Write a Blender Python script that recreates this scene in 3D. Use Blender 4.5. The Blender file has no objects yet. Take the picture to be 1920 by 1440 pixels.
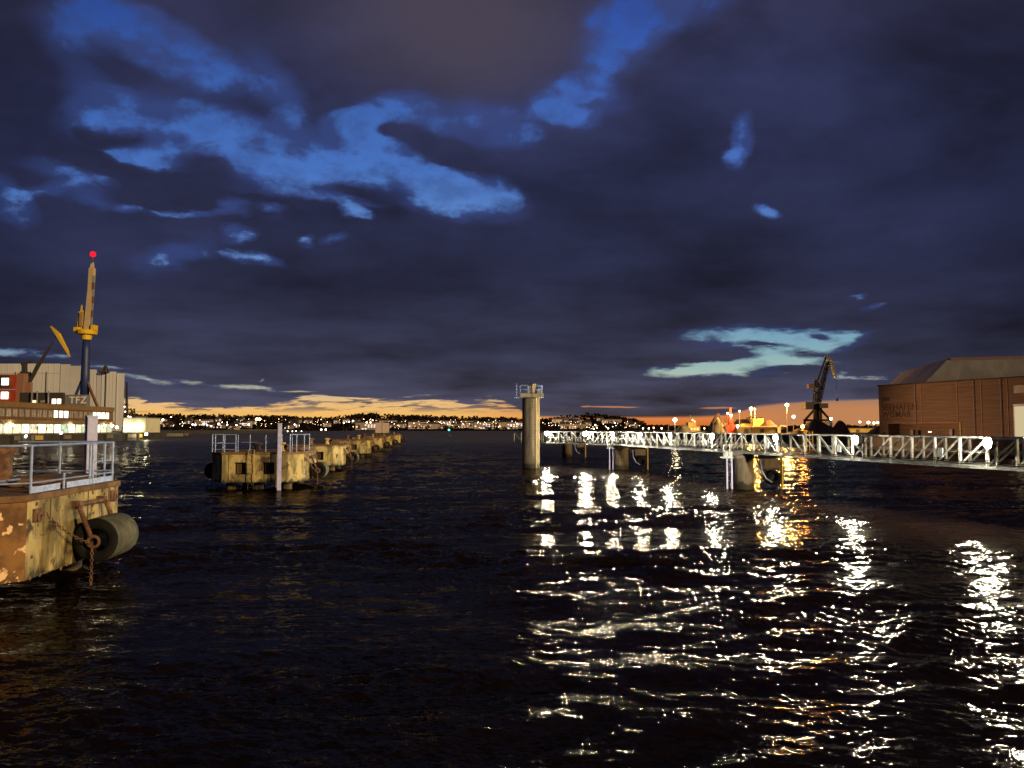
import bpy, bmesh, math, random
import numpy as np
from mathutils import Vector, Matrix
sc = bpy.context.scene
COL = sc.collection
R = math.radians

# ------------------------------------------------------------------ camera
F = 1442.0                       # focal length in pixels of the 1920 px wide photograph
PITCH = math.atan(83.0 / F)
CAMZ = 4.0
cam_d = bpy.data.cameras.new('camera')
cam_d.sensor_width = 36.0
cam_d.lens = 36.0 * F / 1920.0
cam_d.clip_start = 0.1
cam_d.clip_end = 30000.0
cam = bpy.data.objects.new('camera', cam_d)
cam.location = (0, 0, CAMZ)
cam.rotation_euler = (R(90) + PITCH, 0, 0)
COL.objects.link(cam)
sc.camera = cam

# ------------------------------------------------------------------ render
sc.view_settings.view_transform = 'Standard'
sc.view_settings.look = 'None'
sc.view_settings.gamma = 1.0
sc.view_settings.exposure = 0.0
cy = sc.cycles
cy.use_denoising = True
cy.max_bounces = 5
cy.diffuse_bounces = 2
cy.glossy_bounces = 3
cy.caustics_reflective = False
cy.caustics_refractive = False
cy.sample_clamp_indirect = 4.0
cy.use_light_tree = True

# ------------------------------------------------------------------ world: dusk sky
def srgb(r, g, b):
    def f(c):
        c = c / 255.0
        return c / 12.92 if c <= 0.04045 else ((c + 0.055) / 1.055) ** 2.4
    return (f(r), f(g), f(b), 1.0)

def sky_uv(px, py):
    a = (px - 960.0) / F; b = (720.0 - py) / F
    y = math.cos(PITCH) - b * math.sin(PITCH)
    z = math.sin(PITCH) + b * math.cos(PITCH)
    return a / y, z / y

class NT:
    """small helper for writing node trees"""
    def __init__(s, nt): s.nt = nt
    def n(s, t, **kw):
        nd = s.nt.nodes.new(t)
        for k, v in kw.items():
            if k.startswith('i_'): nd.inputs[int(k[2:])].default_value = v
            else: setattr(nd, k, v)
        return nd
    def l(s, a, b): s.nt.links.new(a, b)
    def put(s, nd, i, v):
        if isinstance(v, (int, float)): nd.inputs[i].default_value = v
        elif isinstance(v, (tuple, list)): nd.inputs[i].default_value = v
        else: s.l(v, nd.inputs[i])
    def math(s, op, a, b=None, c=None, clamp=False):
        nd = s.n('ShaderNodeMath', operation=op, use_clamp=clamp)
        s.put(nd, 0, a)
        if b is not None: s.put(nd, 1, b)
        if c is not None: s.put(nd, 2, c)
        return nd.outputs[0]
    def vmath(s, op, a, b=None):
        nd = s.n('ShaderNodeVectorMath', operation=op)
        s.put(nd, 0, a)
        if b is not None: s.put(nd, 1, b)
        return nd.outputs[0]
    def scale(s, a, f):
        nd = s.n('ShaderNodeVectorMath', operation='SCALE')
        s.put(nd, 0, a); s.put(nd, 3, f)
        return nd.outputs[0]
    def comb(s, x, y, z):
        nd = s.n('ShaderNodeCombineXYZ')
        s.put(nd, 0, x); s.put(nd, 1, y); s.put(nd, 2, z)
        return nd.outputs[0]
    def sep(s, v):
        nd = s.n('ShaderNodeSeparateXYZ'); s.l(v, nd.inputs[0]); return nd.outputs
    def noise(s, v, scale, detail=4, rough=0.5, dist=0.0, out='Fac'):
        nd = s.n('ShaderNodeTexNoise')
        if v is not None: s.l(v, nd.inputs['Vector'])
        nd.inputs['Scale'].default_value = scale; nd.inputs['Detail'].default_value = detail
        nd.inputs['Roughness'].default_value = rough; nd.inputs['Distortion'].default_value = dist
        return nd.outputs[out]
    def ramp(s, f, stops, interp='LINEAR'):
        nd = s.n('ShaderNodeValToRGB'); s.l(f, nd.inputs[0])
        cr = nd.color_ramp; cr.interpolation = interp
        while len(cr.elements) < len(stops): cr.elements.new(0.5)
        for e, (p, c) in zip(cr.elements, stops):
            e.position = p
            e.color = c if isinstance(c, tuple) else (c, c, c, 1)
        return nd.outputs[0]
    def mix(s, f, a, b, blend='MIX'):
        nd = s.n('ShaderNodeMix', data_type='RGBA', blend_type=blend)
        s.put(nd, 0, f); s.put(nd, 6, a); s.put(nd, 7, b)
        return nd.outputs[2]
    def smooth(s, f, a, b, lo=0.0, hi=1.0):
        nd = s.n('ShaderNodeMapRange', interpolation_type='SMOOTHSTEP')
        s.put(nd, 0, f); s.put(nd, 1, a); s.put(nd, 2, b); s.put(nd, 3, lo); s.put(nd, 4, hi)
        return nd.outputs[0]

world = bpy.data.worlds.new('World')
sc.world = world
world.use_nodes = True
wt = world.node_tree
wt.nodes.clear()
W = NT(wt)
tc = W.n('ShaderNodeTexCoord')
D = tc.outputs['Generated']
dx, dy, dz = W.sep(D)
ysafe = W.math('MAXIMUM', dy, 0.08)
U = W.math('DIVIDE', dx, ysafe)
V = W.math('DIVIDE', dz, ysafe)
UV = W.comb(U, V, 0.0)
# coordinates on a flat cloud deck high above
zs = W.math('ADD', W.math('MAXIMUM', dz, 0.0), 0.10)
CP = W.comb(W.math('DIVIDE', dx, zs), W.math('DIVIDE', dy, zs), 0.0)
# domain warp so that the rifts between the clouds have ragged edges
wn = W.noise(CP, 1.7, 5, 0.6, out='Color')
wn2 = W.noise(UV, 16.0, 4, 0.6, out='Color')
warp = W.vmath('ADD', W.scale(W.vmath('SUBTRACT', wn, (0.5, 0.5, 0.5)), 0.075),
               W.vmath('MULTIPLY', W.vmath('SUBTRACT', wn2, (0.5, 0.5, 0.5)), (0.030, 0.018, 0)))
elev_warp = W.smooth(V, 0.02, 0.25, 0.10, 1.0)
WP = W.vmath('ADD', UV, W.scale(warp, elev_warp))

# rifts of clear sky: direction (photo px for reference), half sizes, tilt, weight
RIFTS = [
    (300, 75, 150, 38, -28, 1.25), (140, 55, 60, 45, -30, .55), (215, 30, 70, 25, 0, .8),
    (225, 215, 95, 40, -40, .95), (330, 255, 150, 60, -14, 1.25), (500, 285, 130, 48, -6, 1.35),
    (610, 320, 90, 34, -22, 1.1), (700, 300, 60, 34, -10, 1.0), (760, 325, 110, 42, -25, 1.3),
    (865, 362, 85, 34, -20, 1.25), (700, 205, 75, 30, 12, .85), (660, 225, 40, 30, 0, .9), (820, 225, 110, 45, -10, .62),
    (935, 215, 70, 28, -20, .5), (970, 262, 40, 18, 0, .75), (520, 160, 70, 28, -55, .58), (545, 215, 25, 18, 0, .6),
    (1085, 185, 70, 40, 10, .8), (1070, 215, 42, 26, -20, 1.0), (1105, 160, 38, 26, 0, 1.0), (1185, 45, 85, 48, 40, 1.0), (1240, 0, 100, 40, 10, .7),
    (1150, 90, 55, 26, 50, .6), (1393, 258, 16, 38, -8, .95), (1376, 292, 18, 14, 30, .9), (1440, 390, 24, 13, -25, 1.15),
    (12, 372, 42, 24, -35, 1.1), (80, 355, 60, 10, 8, .75), (150, 330, 90, 18, -15, .75), (180, 370, 60, 14, -10, .6), (250, 388, 20, 10, 0, .9),
    (365, 397, 60, 9, 2, 1.1), (425, 378, 34, 14, -10, 1.0), (505, 387, 22, 8, -15, .9), (655, 388, 24, 11, -28, 1.1),
    (440, 430, 22, 13, 10, .9), (570, 437, 14, 10, 0, .6), (620, 437, 16, 8, 0, .6), (330, 478, 62, 22, 15, .72), (300, 492, 18, 9, 0, .7),
    (470, 478, 42, 12, -12, 1.1), (350, 350, 120, 14, -18, .65), (600, 362, 70, 8, -12, .6),
    (1385, 690, 190, 16, 3, 1.4), (1450, 668, 150, 20, 8, 1.1), (1440, 627, 170, 20, 0, 1.4), (1565, 648, 60, 14, 12, .85), (1530, 640, 90, 20, 10, .9), (1290, 693, 75, 9, 2, 1.0), (1380, 655, 120, 14, 5, .62),
    (1640, 575, 18, 6, 20, .8), (1610, 553, 12, 5, 0, .6), (1590, 628, 60, 8, 10, .6),
    (1625, 708, 60, 6, -2, 1.0), (1575, 704, 30, 9, 10, .7), (1745, 703, 48, 9, 12, 1.1), (1640, 760, 1, 1, 0, 0),
    (25, 662, 95, 9, -6, 1.0), (110, 670, 40, 4, -2, .7), (200, 687, 60, 4, -2, .8), (268, 711, 70, 7, -12, 1.1), (345, 718, 42, 6, -4, .9),
    (445, 727, 60, 6, -2, 1.0), (515, 734, 34, 6, -10, .9), (490, 713, 9, 3, 35, .5), (550, 722, 3, 8, 0, .4),
    (255, 250, 70, 20, -8, -1.6), (400, 300, 75, 34, -12, -1.5), (320, 338, 85, 22, -14, -1.2), (345, 372, 120, 20, -6, -1.0), (180, 290, 60, 40, 0, -.5), (620, 300, 50, 14, -6, -.9), (640, 345, 90, 18, -12, -.9), (740, 235, 60, 20, -10, -.9), (845, 300, 70, 30, -20, -1.0),
    (1325, 668, 110, 13, 4, -1.5), (1440, 648, 60, 6, -4, -1.0), (1480, 690, 60, 6, 0, -.9), (1285, 690, 50, 5, 0, -1.2), (1500, 662, 60, 9, 0, -1.0), (1540, 628, 30, 6, -5, -1.0), (1085, 202, 40, 10, 20, -.7),
]
acc = None
for (px, py, sx, sy, rot, w) in RIFTS:
    if w == 0: continue
    u0, v0 = sky_uv(px, py)
    mp = W.n('ShaderNodeMapping', vector_type='TEXTURE')
    W.l(WP, mp.inputs[0])
    mp.inputs[1].default_value = (u0, v0, 0)
    mp.inputs[2].default_value = (0, 0, R(rot))
    kf = 1.72 if py < 600 else 1.25
    mp.inputs[3].default_value = (kf * sx / F, kf * sy / F, 1)
    gr = W.n('ShaderNodeTexGradient', gradient_type='SPHERICAL')
    W.l(mp.outputs[0], gr.inputs[0])
    acc = W.math('MULTIPLY', gr.outputs[1], w) if acc is None else W.math('MULTIPLY_ADD', gr.outputs[1], w, acc)
zs2_ = W.math('ADD', W.math('MAXIMUM', dz, 0.0), 0.42)
CQ = W.comb(W.math('DIVIDE', dx, zs2_), W.math('DIVIDE', dy, zs2_), 0.0)   # puffier lumps, seen more from the side
det = W.noise(CQ, 7.0, 8, 0.58, 0.25)
detb = W.noise(W.vmath('ADD', CQ, (7.3, 2.1, 0)), 17.0, 6, 0.6, 0.2)
det2 = W.noise(W.vmath('MULTIPLY', UV, (1.0, 2.6, 1.0)), 9.0, 6, 0.6, 0.4)
det3 = W.noise(W.vmath('MULTIPLY', UV, (1.0, 3.2, 1.0)), 26.0, 5, 0.6, 0.5)
nzh = W.math('ADD', W.math('MULTIPLY', W.math('SUBTRACT', det, 0.5), 3.8), W.math('MULTIPLY', W.math('SUBTRACT', detb, 0.5), 2.3))
nzl = W.math('ADD', W.math('MULTIPLY', W.math('SUBTRACT', det2, 0.5), 2.6), W.math('MULTIPLY', W.math('SUBTRACT', det3, 0.5), 1.7))
hi_ = W.smooth(V, 0.10, 0.20)
nz = W.math('ADD', W.math('MULTIPLY', nzh, hi_), W.math('MULTIPLY', nzl, W.math('SUBTRACT', 1.0, hi_)))
rift = W.math('ADD', W.math('MINIMUM', acc, 1.15), W.math('MULTIPLY', nz, W.smooth(acc, 0.0, 0.45)))
front = W.smooth(dy, 0.05, 0.3)
gap = W.math('MULTIPLY', W.smooth(rift, 0.27, 1.18), front)
gap = W.math('MULTIPLY', gap, W.smooth(W.math('ADD', W.noise(W.vmath('ADD', CQ, (3.1, 9.4, 0)), 12.0, 6, 0.6), W.math('MULTIPLY', W.smooth(V, 0.18, 0.1), 0.4)), 0.36, 0.58, 0.60, 1.0))

# the open strip along the horizon: its upper edge is the lower edge of the cloud sheet
edge = W.n('ShaderNodeFloatCurve')
cu = edge.mapping.curves[0]
pts = [(0, 745), (240, 742), (300, 752), (420, 762), (560, 750), (640, 744), (760, 752), (860, 750), (970, 764), (1010, 779), (1200, 780), (1330, 779), (1420, 760), (1520, 751), (1640, 747), (1920, 735)]
umap = lambda px: (px - 960.0) / F / 3.0 + 0.5
while len(cu.points) < len(pts): cu.points.new(0.5, 0.5)
for p, (px, py) in zip(cu.points, pts):
    p.location = (umap(px), sky_uv(960, py)[1] * 10.0)
    p.handle_type = 'AUTO_CLAMPED'
edge.mapping.update()
W.l(W.math('MULTIPLY_ADD', U, 1.0 / 3.0, 0.5), edge.inputs[1])
ev = W.math('MULTIPLY', edge.outputs[0], 0.1)
streak = W.noise(W.vmath('MULTIPLY', UV, (1.0, 13.0, 1.0)), 7.0, 5, 0.58, 0.6)
streak2 = W.noise(W.vmath('MULTIPLY', UV, (1.0, 9.0, 1.0)), 16.0, 4, 0.6, 0.3)
leftside = W.smooth(U, -0.02, 0.04, 1.0, 0.0)
thr = W.math('ADD', ev, W.math('MULTIPLY', W.math('SUBTRACT', streak, 0.5), W.math('MULTIPLY_ADD', leftside, 0.062, 0.0035)))
hor = W.smooth(W.math('SUBTRACT', thr, V), -0.0008, 0.0035)
# thin cloud bars lying inside the strip on the left
bars = W.math('MULTIPLY', W.smooth(streak2, 0.47, 0.56), W.math('MULTIPLY', leftside, W.smooth(V, 0.017, 0.029)))
hor = W.math('MULTIPLY', hor, W.math('SUBTRACT', 1.0, W.math('MULTIPLY', bars, 0.85)))
hor = W.math('MULTIPLY', hor, W.smooth(dy, 0.3, 0.6))
# two thin bright slits
sl = None
for (px, py, sx, sy, w) in [(1150, 763, 60, 2.2, 1.6), (1345, 765, 50, 3.0, 1.0), (1098, 762, 12, 1.8, 1.0), (560, 734, 60, 3, .6)]:
    u0, v0 = sky_uv(px, py)
    mp = W.n('ShaderNodeMapping', vector_type='TEXTURE')
    W.l(W.vmath('ADD', UV, W.vmath('MULTIPLY', W.vmath('SUBTRACT', wn2, (0.5, 0.5, 0.5)), (0.02, 0.004, 0))), mp.inputs[0])
    mp.inputs[1].default_value = (u0, v0, 0); mp.inputs[3].default_value = (1.4 * sx / F, 1.4 * sy / F, 1)
    gr = W.n('ShaderNodeTexGradient', gradient_type='QUADRATIC_SPHERE'); W.l(mp.outputs[0], gr.inputs[0])
    g = W.math('MULTIPLY', gr.outputs[1], w)
    sl = g if sl is None else W.math('ADD', sl, g)
slit = W.smooth(sl, 0.12, 0.55)
clear = W.math('MAXIMUM', W.math('MAXIMUM', gap, hor), W.math('MULTIPLY', slit, 0.85))

vn = W.math('MULTIPLY', V, 1.6, clamp=True)
left_sky = W.ramp(vn, [(0.0, srgb(240, 163, 74)), (0.022, srgb(247, 188, 98)), (0.055, srgb(232, 188, 128)), (0.085, srgb(180, 180, 156)),
                       (0.13, srgb(140, 160, 168)), (0.20, srgb(108, 142, 182)), (0.34, srgb(104, 144, 202)), (0.55, srgb(72, 114, 190)), (0.9, srgb(46, 76, 150))])
right_sky = W.ramp(vn, [(0.0, srgb(206, 102, 44)), (0.022, srgb(224, 132, 68)), (0.055, srgb(160, 122, 102)), (0.09, srgb(200, 176, 150)),
                        (0.115, srgb(165, 190, 180)), (0.17, srgb(130, 170, 184)), (0.24, srgb(104, 148, 190)), (0.5, srgb(76, 114, 188)), (0.9, srgb(48, 82, 166))])
right_sky = W.mix(W.math('MULTIPLY', W.smooth(U, 0.24, 0.40), W.smooth(V, 0.045, 0.018)), right_sky, srgb(190, 131, 86))
sky_c = W.mix(W.smooth(U, -0.12, 0.12), left_sky, right_sky)
cloud_c = W.ramp(vn, [(0.0, srgb(86, 76, 80)), (0.05, srgb(72, 70, 88)), (0.14, srgb(54, 55, 74)), (0.3, srgb(40, 41, 62)),
                      (0.5, srgb(42, 45, 72)), (0.75, srgb(46, 49, 80)), (0.95, srgb(48, 48, 72))])
# lumps of lighter and darker cloud
lum = W.noise(CP, 0.9, 6, 0.55)
lum2 = W.noise(W.vmath('MULTIPLY', UV, (1.0, 1.8, 1.0)), 4.0, 5, 0.55, 0.3)
lf = W.math('ADD', W.math('MULTIPLY', W.math('SUBTRACT', lum, 0.5), 2.2), W.math('MULTIPLY', W.math('SUBTRACT', lum2, 0.5), 1.6))
cloud_c = W.mix(1.0, cloud_c, W.comb(*[W.math('ADD', 1.0, W.math('MULTIPLY', lf, k)) for k in (0.9, 1.0, 1.15)]), 'MULTIPLY')
# warm city glow on the cloud overhead, thin bluish cloud near the rifts, darker flanks
def skyblob(px, py, sx, sy, rot=0):
    u0, v0 = sky_uv(px, py)
    mp = W.n('ShaderNodeMapping', vector_type='TEXTURE'); W.l(WP, mp.inputs[0])
    mp.inputs[1].default_value = (u0, v0, 0); mp.inputs[2].default_value = (0, 0, R(rot)); mp.inputs[3].default_value = (sx / F, sy / F, 1)
    gr = W.n('ShaderNodeTexGradient', gradient_type='QUADRATIC_SPHERE'); W.l(mp.outputs[0], gr.inputs[0])
    return W.math('MULTIPLY', gr.outputs[1], front)
cloud_c = W.mix(W.math('MULTIPLY', W.smooth(skyblob(860, 40, 620, 330, -8), 0.0, 0.8), 0.85), cloud_c, srgb(76, 68, 80))
halo = W.smooth(acc, -0.1, 0.6)
cloud_c = W.mix(W.math('MULTIPLY', halo, W.smooth(V, 0.05, 0.3, 0.2, 0.60)), cloud_c, srgb(58, 78, 140))
flank = W.math('ADD', W.smooth(U, 0.36, 0.75), W.smooth(U, -0.48, -0.72), clamp=True)
cloud_c = W.mix(W.math('MULTIPLY', flank, 0.35), cloud_c, srgb(22, 24, 44))
col = W.mix(clear, cloud_c, sky_c)
below = W.smooth(dz, -0.02, 0.0)
col = W.mix(below, srgb(14, 14, 18), col)
bg = W.n('ShaderNodeBackground'); W.l(col, bg.inputs[0]); bg.inputs[1].default_value = 1.0
wo = W.n('ShaderNodeOutputWorld'); W.l(bg.outputs[0], wo.inputs[0])

# ------------------------------------------------------------------ the one sun lamp: stands in for unseen warm quay lamps behind the camera, right
quay_sun_d = bpy.data.lights.new('sun', 'SUN')
quay_sun_d.energy = 3.2
quay_sun_d.color = (1.0, 0.72, 0.36)
quay_sun_d.angle = R(3.0)
sun = bpy.data.objects.new('sun', quay_sun_d)
COL.objects.link(sun)
to_sun = Vector((math.sin(R(52)), -math.cos(R(52)), math.tan(R(13)))).normalized()
sun.rotation_euler = to_sun.to_track_quat('Z', 'Y').to_euler()

# ------------------------------------------------------------------ helpers
def at(px, py, Y):
    """world point at forward distance Y that the photograph shows at px, py"""
    u, v = sky_uv(px, py)
    return Vector((u * Y, Y, CAMZ + v * Y))
def gx(px, Y): return (px - 960.0) / F * Y
def gz(py, Y): return CAMZ + sky_uv(960, py)[1] * Y

class MB:
    def __init__(s): s.v = []; s.f = []; s.m = []
    def add(s, vs, fs, mi=0):
        o = len(s.v); s.v += [tuple(v) for v in vs]; s.f += [tuple(i + o for i in f) for f in fs]; s.m += [mi] * len(fs); return s
    def box(s, x0, x1, y0, y1, z0, z1, mi=0, M=None):
        vs = [Vector(p) for p in ((x0, y0, z0), (x1, y0, z0), (x1, y1, z0), (x0, y1, z0), (x0, y0, z1), (x1, y0, z1), (x1, y1, z1), (x0, y1, z1))]
        if M is not None: vs = [M @ v for v in vs]
        return s.add(vs, [(0, 3, 2, 1), (4, 5, 6, 7), (0, 1, 5, 4), (1, 2, 6, 5), (2, 3, 7, 6), (3, 0, 4, 7)], mi)
    def frame(s, p, q):
        d = (Vector(q) - Vector(p)); L = d.length; d = d / max(L, 1e-9)
        up = Vector((0, 0, 1)) if abs(d.z) < 0.95 else Vector((0, 1, 0))
        a = d.cross(up).normalized(); b = a.cross(d).normalized()
        return a, b, d, L
    def bar(s, p, q, w, h=None, w2=None, h2=None, mi=0):
        h = w if h is None else h; w2 = w if w2 is None else w2; h2 = h if h2 is None else h2
        a, b, d, L = s.frame(p, q); p = Vector(p); q = Vector(q)
        vs = [p + a * i * w / 2 + b * j * h / 2 for i, j in ((-1, -1), (1, -1), (1, 1), (-1, 1))] + \
             [q + a * i * w2 / 2 + b * j * h2 / 2 for i, j in ((-1, -1), (1, -1), (1, 1), (-1, 1))]
        return s.add(vs, [(3, 2, 1, 0), (4, 5, 6, 7), (0, 1, 5, 4), (1, 2, 6, 5), (2, 3, 7, 6), (3, 0, 4, 7)], mi)
    def tube(s, p, q, r, r2=None, n=12, mi=0, cap=True):
        r2 = r if r2 is None else r2
        a, b, d, L = s.frame(p, q); p = Vector(p); q = Vector(q)
        vs = []
        for c, rr in ((p, r), (q, r2)):
            vs += [c + (a * math.cos(2 * math.pi * i / n) + b * math.sin(2 * math.pi * i / n)) * rr for i in range(n)]
        fs = [(i, (i + 1) % n, n + (i + 1) % n, n + i) for i in range(n)]
        if cap: fs += [tuple(range(n - 1, -1, -1)), tuple(range(n, 2 * n))]
        return s.add(vs, fs, mi)
    def path(s, pts, r, n=8, mi=0):
        for p, q in zip(pts[:-1], pts[1:]): s.tube(p, q, r, n=n, mi=mi)
        return s
    def lathe(s, prof, n=24, M=None, mi=0, closed=False):
        vs = []
        for (r, z) in prof:
            for i in range(n):
                v = Vector((r * math.cos(2 * math.pi * i / n), r * math.sin(2 * math.pi * i / n), z))
                vs.append(M @ v if M is not None else v)
        fs = []
        K = len(prof)
        for k in range(K if closed else K - 1):
            k2 = (k + 1) % K
            for i in range(n): fs.append((k * n + i, k * n + (i + 1) % n, k2 * n + (i + 1) % n, k2 * n + i))
        if not closed:
            fs.append(tuple(range(n - 1, -1, -1))); fs.append(tuple((K - 1) * n + i for i in range(n)))
        return s.add(vs, fs, mi)
    def prism(s, poly, z0, z1, mi=0, M=None):
        n = len(poly)
        vs = [Vector((x, y, z0)) for x, y in poly] + [Vector((x, y, z1)) for x, y in poly]
        if M is not None: vs = [M @ v for v in vs]
        return s.add(vs, [tuple(range(n - 1, -1, -1)), tuple(range(n, 2 * n))] + [(i, (i + 1) % n, n + (i + 1) % n, n + i) for i in range(n)], mi)
    def torus(s, c, axis, R0, r, n=10, m=5, sx=1.0, long=None, mi=0):
        ax = Vector(axis).normalized(); lg = Vector(long).normalized() if long else ax.orthogonal().normalized()
        sd = ax.cross(lg)
        vs = []
        for i in range(n):
            t = 2 * math.pi * i / n
            dirv = lg * math.cos(t) * sx + sd * math.sin(t)
            dn = (lg * math.cos(t) + sd * math.sin(t))
            for j in range(m):
                u = 2 * math.pi * j / m
                vs.append(Vector(c) + dirv * R0 + dn * r * math.cos(u) + ax * r * math.sin(u))
        fs = [(i * m + j, ((i + 1) % n) * m + j, ((i + 1) % n) * m + (j + 1) % m, i * m + (j + 1) % m) for i in range(n) for j in range(m)]
        return s.add(vs, fs, mi)
    def build(s, name, mats, parent=None, smooth=False, bevel=0.0):
        me = bpy.data.meshes.new(name)
        me.from_pydata(s.v, [], s.f); me.update()
        for m in (mats if isinstance(mats, (list, tuple)) else [mats]): me.materials.append(m)
        if any(s.m): me.polygons.foreach_set('material_index', s.m)
        if smooth:
            me.polygons.foreach_set('use_smooth', [len(f) <= 4 for f in s.f])
        o = bpy.data.objects.new(name, me); COL.objects.link(o)
        if parent is not None: o.parent = parent
        if bevel > 0:
            b = o.modifiers.new('bevel', 'BEVEL'); b.width = bevel; b.segments = 2; b.limit_method = 'ANGLE'
        return o

def thing(name, label, cat, loc=(0, 0, 0), rz=0.0, group=None):
    o = bpy.data.objects.new(name, None); COL.objects.link(o)
    o.empty_display_size = 0.2
    o.location = loc; o.rotation_euler = (0, 0, rz)
    o['label'] = label; o['category'] = cat
    if group: o['group'] = group
    return o
def tag(o, label, cat, group=None, kind=None):
    o['label'] = label; o['category'] = cat
    if group: o['group'] = group
    if kind: o['kind'] = kind
    return o
def struct(o, label=None):
    o['kind'] = 'structure'
    if label: o['label'] = label
    return o
CH = {}
def copy_tree(o, label=None, loc=None, rz=None, scale=None, parent=None, skip=()):
    c = o.copy(); COL.objects.link(c)
    if parent is not None: c.parent = parent
    if label: c['label'] = label
    if loc is not None: c.location = loc
    if rz is not None: c.rotation_euler = (0, 0, rz)
    if scale is not None: c.scale = (scale,) * 3
    for ch in o.children:
        if ch.name.split('.')[0] in skip: continue
        copy_tree(ch, parent=c, skip=skip)
    return c

# ------------------------------------------------------------------ materials
def mat(name, c1, c2=None, rough=0.7, metal=0.0, scale=2.0, lo=0.4, hi=0.62, bump=0.0, bscale=None, streak=None, detail=6, c3=None, c3t=(0.58, 0.66), c3scale=None, spec=None, tide=None):
    m = bpy.data.materials.new(name); m.use_nodes = True
    nt = m.node_tree; nt.nodes.clear(); N = NT(nt)
    out = N.n('ShaderNodeOutputMaterial'); b = N.n('ShaderNodeBsdfPrincipled')
    N.l(b.outputs[0], out.inputs[0])
    tcn = N.n('ShaderNodeTexCoord'); oi = N.n('ShaderNodeObjectInfo')
    P = N.vmath('ADD', tcn.outputs['Object'], N.scale(oi.outputs['Location'], 0.731))
    b.inputs['Roughness'].default_value = rough; b.inputs['Metallic'].default_value = metal
    if spec is not None: b.inputs['Specular IOR Level'].default_value = spec
    c = c1 + (1,) if len(c1) == 3 else c1
    if c2 is None:
        colr = c
        b.inputs['Base Color'].default_value = c
        if bump > 0 or c3 is not None: pass
    Pm = N.vmath('MULTIPLY', P, streak) if streak else P
    colo = None
    if c2 is not None:
        f = N.smooth(N.noise(Pm, scale, detail, 0.6), lo, hi)
        colo = N.mix(f, c, c2 + (1,))
    if c3 is not None:
        f = N.smooth(N.noise(P, c3scale or scale * 1.7, 7, 0.62, 0.4), *c3t)
        colo = N.mix(f, colo if colo is not None else c, c3 + (1,))
    if tide is not None:   # weed and wet grime on the part the water reaches
        _, _, zz = N.sep(tcn.outputs['Object'])
        lvl = N.math('ADD', zz, N.math('MULTIPLY', N.math('SUBTRACT', N.noise(N.vmath('MULTIPLY', P, (1, 1, .3)), 3.0, 5, .65), .5), 1.1))
        colo = N.mix(N.smooth(lvl, tide - .12, tide + .12), (.035, .030, .012, 1), colo)
    if colo is not None: N.l(colo, b.inputs['Base Color'])
    if bump > 0:
        bn = N.n('ShaderNodeBump'); bn.inputs['Strength'].default_value = 1.0; bn.inputs['Distance'].default_value = bump
        N.l(N.noise(P, bscale or scale * 6, 6, 0.6), bn.inputs['Height']); N.l(bn.outputs[0], b.inputs['Normal'])
    return m
def emit(name, col, strength, sample=True):
    m = bpy.data.materials.new(name); m.use_nodes = True
    nt = m.node_tree; nt.nodes.clear(); N = NT(nt)
    out = N.n('ShaderNodeOutputMaterial'); e = N.n('ShaderNodeEmission')
    e.inputs[0].default_value = tuple(col) + (1,); e.inputs[1].default_value = strength
    N.l(e.outputs[0], out.inputs[0])
    m.cycles.emission_sampling = 'AUTO' if sample else 'NONE'
    return m

M = {}
M['concrete'] = mat('weathered_concrete', (.52, .40, .16), (.19, .15, .06), 0.85, scale=1.1, lo=.40, hi=.60, bump=.03, bscale=9, streak=(1.5, 1.5, .55), c3=(.06, .035, .015), c3t=(.54, .63), c3scale=1.5, tide=.60)
M['concrete_dark'] = mat('stained_concrete_cap', (.20, .11, .045), (.10, .05, .022), 0.9, scale=1.6, bump=.02, bscale=10, c3=(.30, .22, .12), c3t=(.60, .70))
M['rust'] = mat('rusty_steel', (.10, .045, .022), (.20, .10, .055), 0.8, scale=4, bump=.01, bscale=30)
M['rust_plate'] = mat('peeling_rust_plate', (.25, .115, .03), (.10, .045, .014), 0.8, scale=1.3, bump=.015, bscale=12, c3=(.80, .52, .28), c3t=(.585, .60), c3scale=2.3)
M['pile'] = mat('weed_stained_pile', (.10, .06, .03), (.05, .035, .02), 0.8, scale=3, bump=.02)
M['galv'] = mat('galvanised_rail', (.30, .39, .66), (.22, .29, .50), 0.45, metal=0.1, scale=5)
M['blue_steel'] = mat('blue_grey_steel', (.42, .42, .66), (.33, .34, .55), 0.55, metal=0.1, scale=3)
M['rubber'] = mat('black_rubber', (.010, .010, .010), (.016, .015, .013), 0.9, scale=3, spec=.1)
M['rubber_dusty'] = mat('dusty_rubber_fender', (.10, .095, .05), (.055, .05, .03), 0.8, scale=2.2, bump=.01, c3=(.15, .14, .08), c3t=(.55, .65))
M['white_steel'] = mat('white_painted_steel', (.30, .30, .27), (.17, .17, .15), 0.5, scale=3, c3=(.20, .13, .07), c3t=(.62, .68))
M['grating'] = mat('pale_grating', (.22, .22, .19), (.16, .16, .14), 0.55, scale=6)
M['yellow_paint'] = mat('yellow_painted_steel', (.60, .42, .06), (.45, .30, .04), 0.55, scale=3)
M['pier_conc'] = mat('pier_concrete', (.20, .155, .095), (.11, .085, .055), 0.8, scale=1.3, bump=.012, streak=(2, 2, .4), c3=(.12, .09, .05), c3t=(.62, .7), tide=.45)
M['dark_steel'] = mat('dark_steel', (.030, .026, .026), (.05, .035, .03), 0.7, scale=2)
M['housing'] = mat('grey_housing', (.25, .25, .25), (.18, .18, .18), 0.6, scale=5)
M['L_walk'] = emit('white_lamp_glass', (1.0, .93, .74), 2900.0)
M['L_sodium'] = emit('sodium_lamp_glass', (1.0, .50, .12), 30.0, False)
M['L_white_far'] = emit('far_white_lamp', (1.0, .86, .62), 13.0, False)
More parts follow.
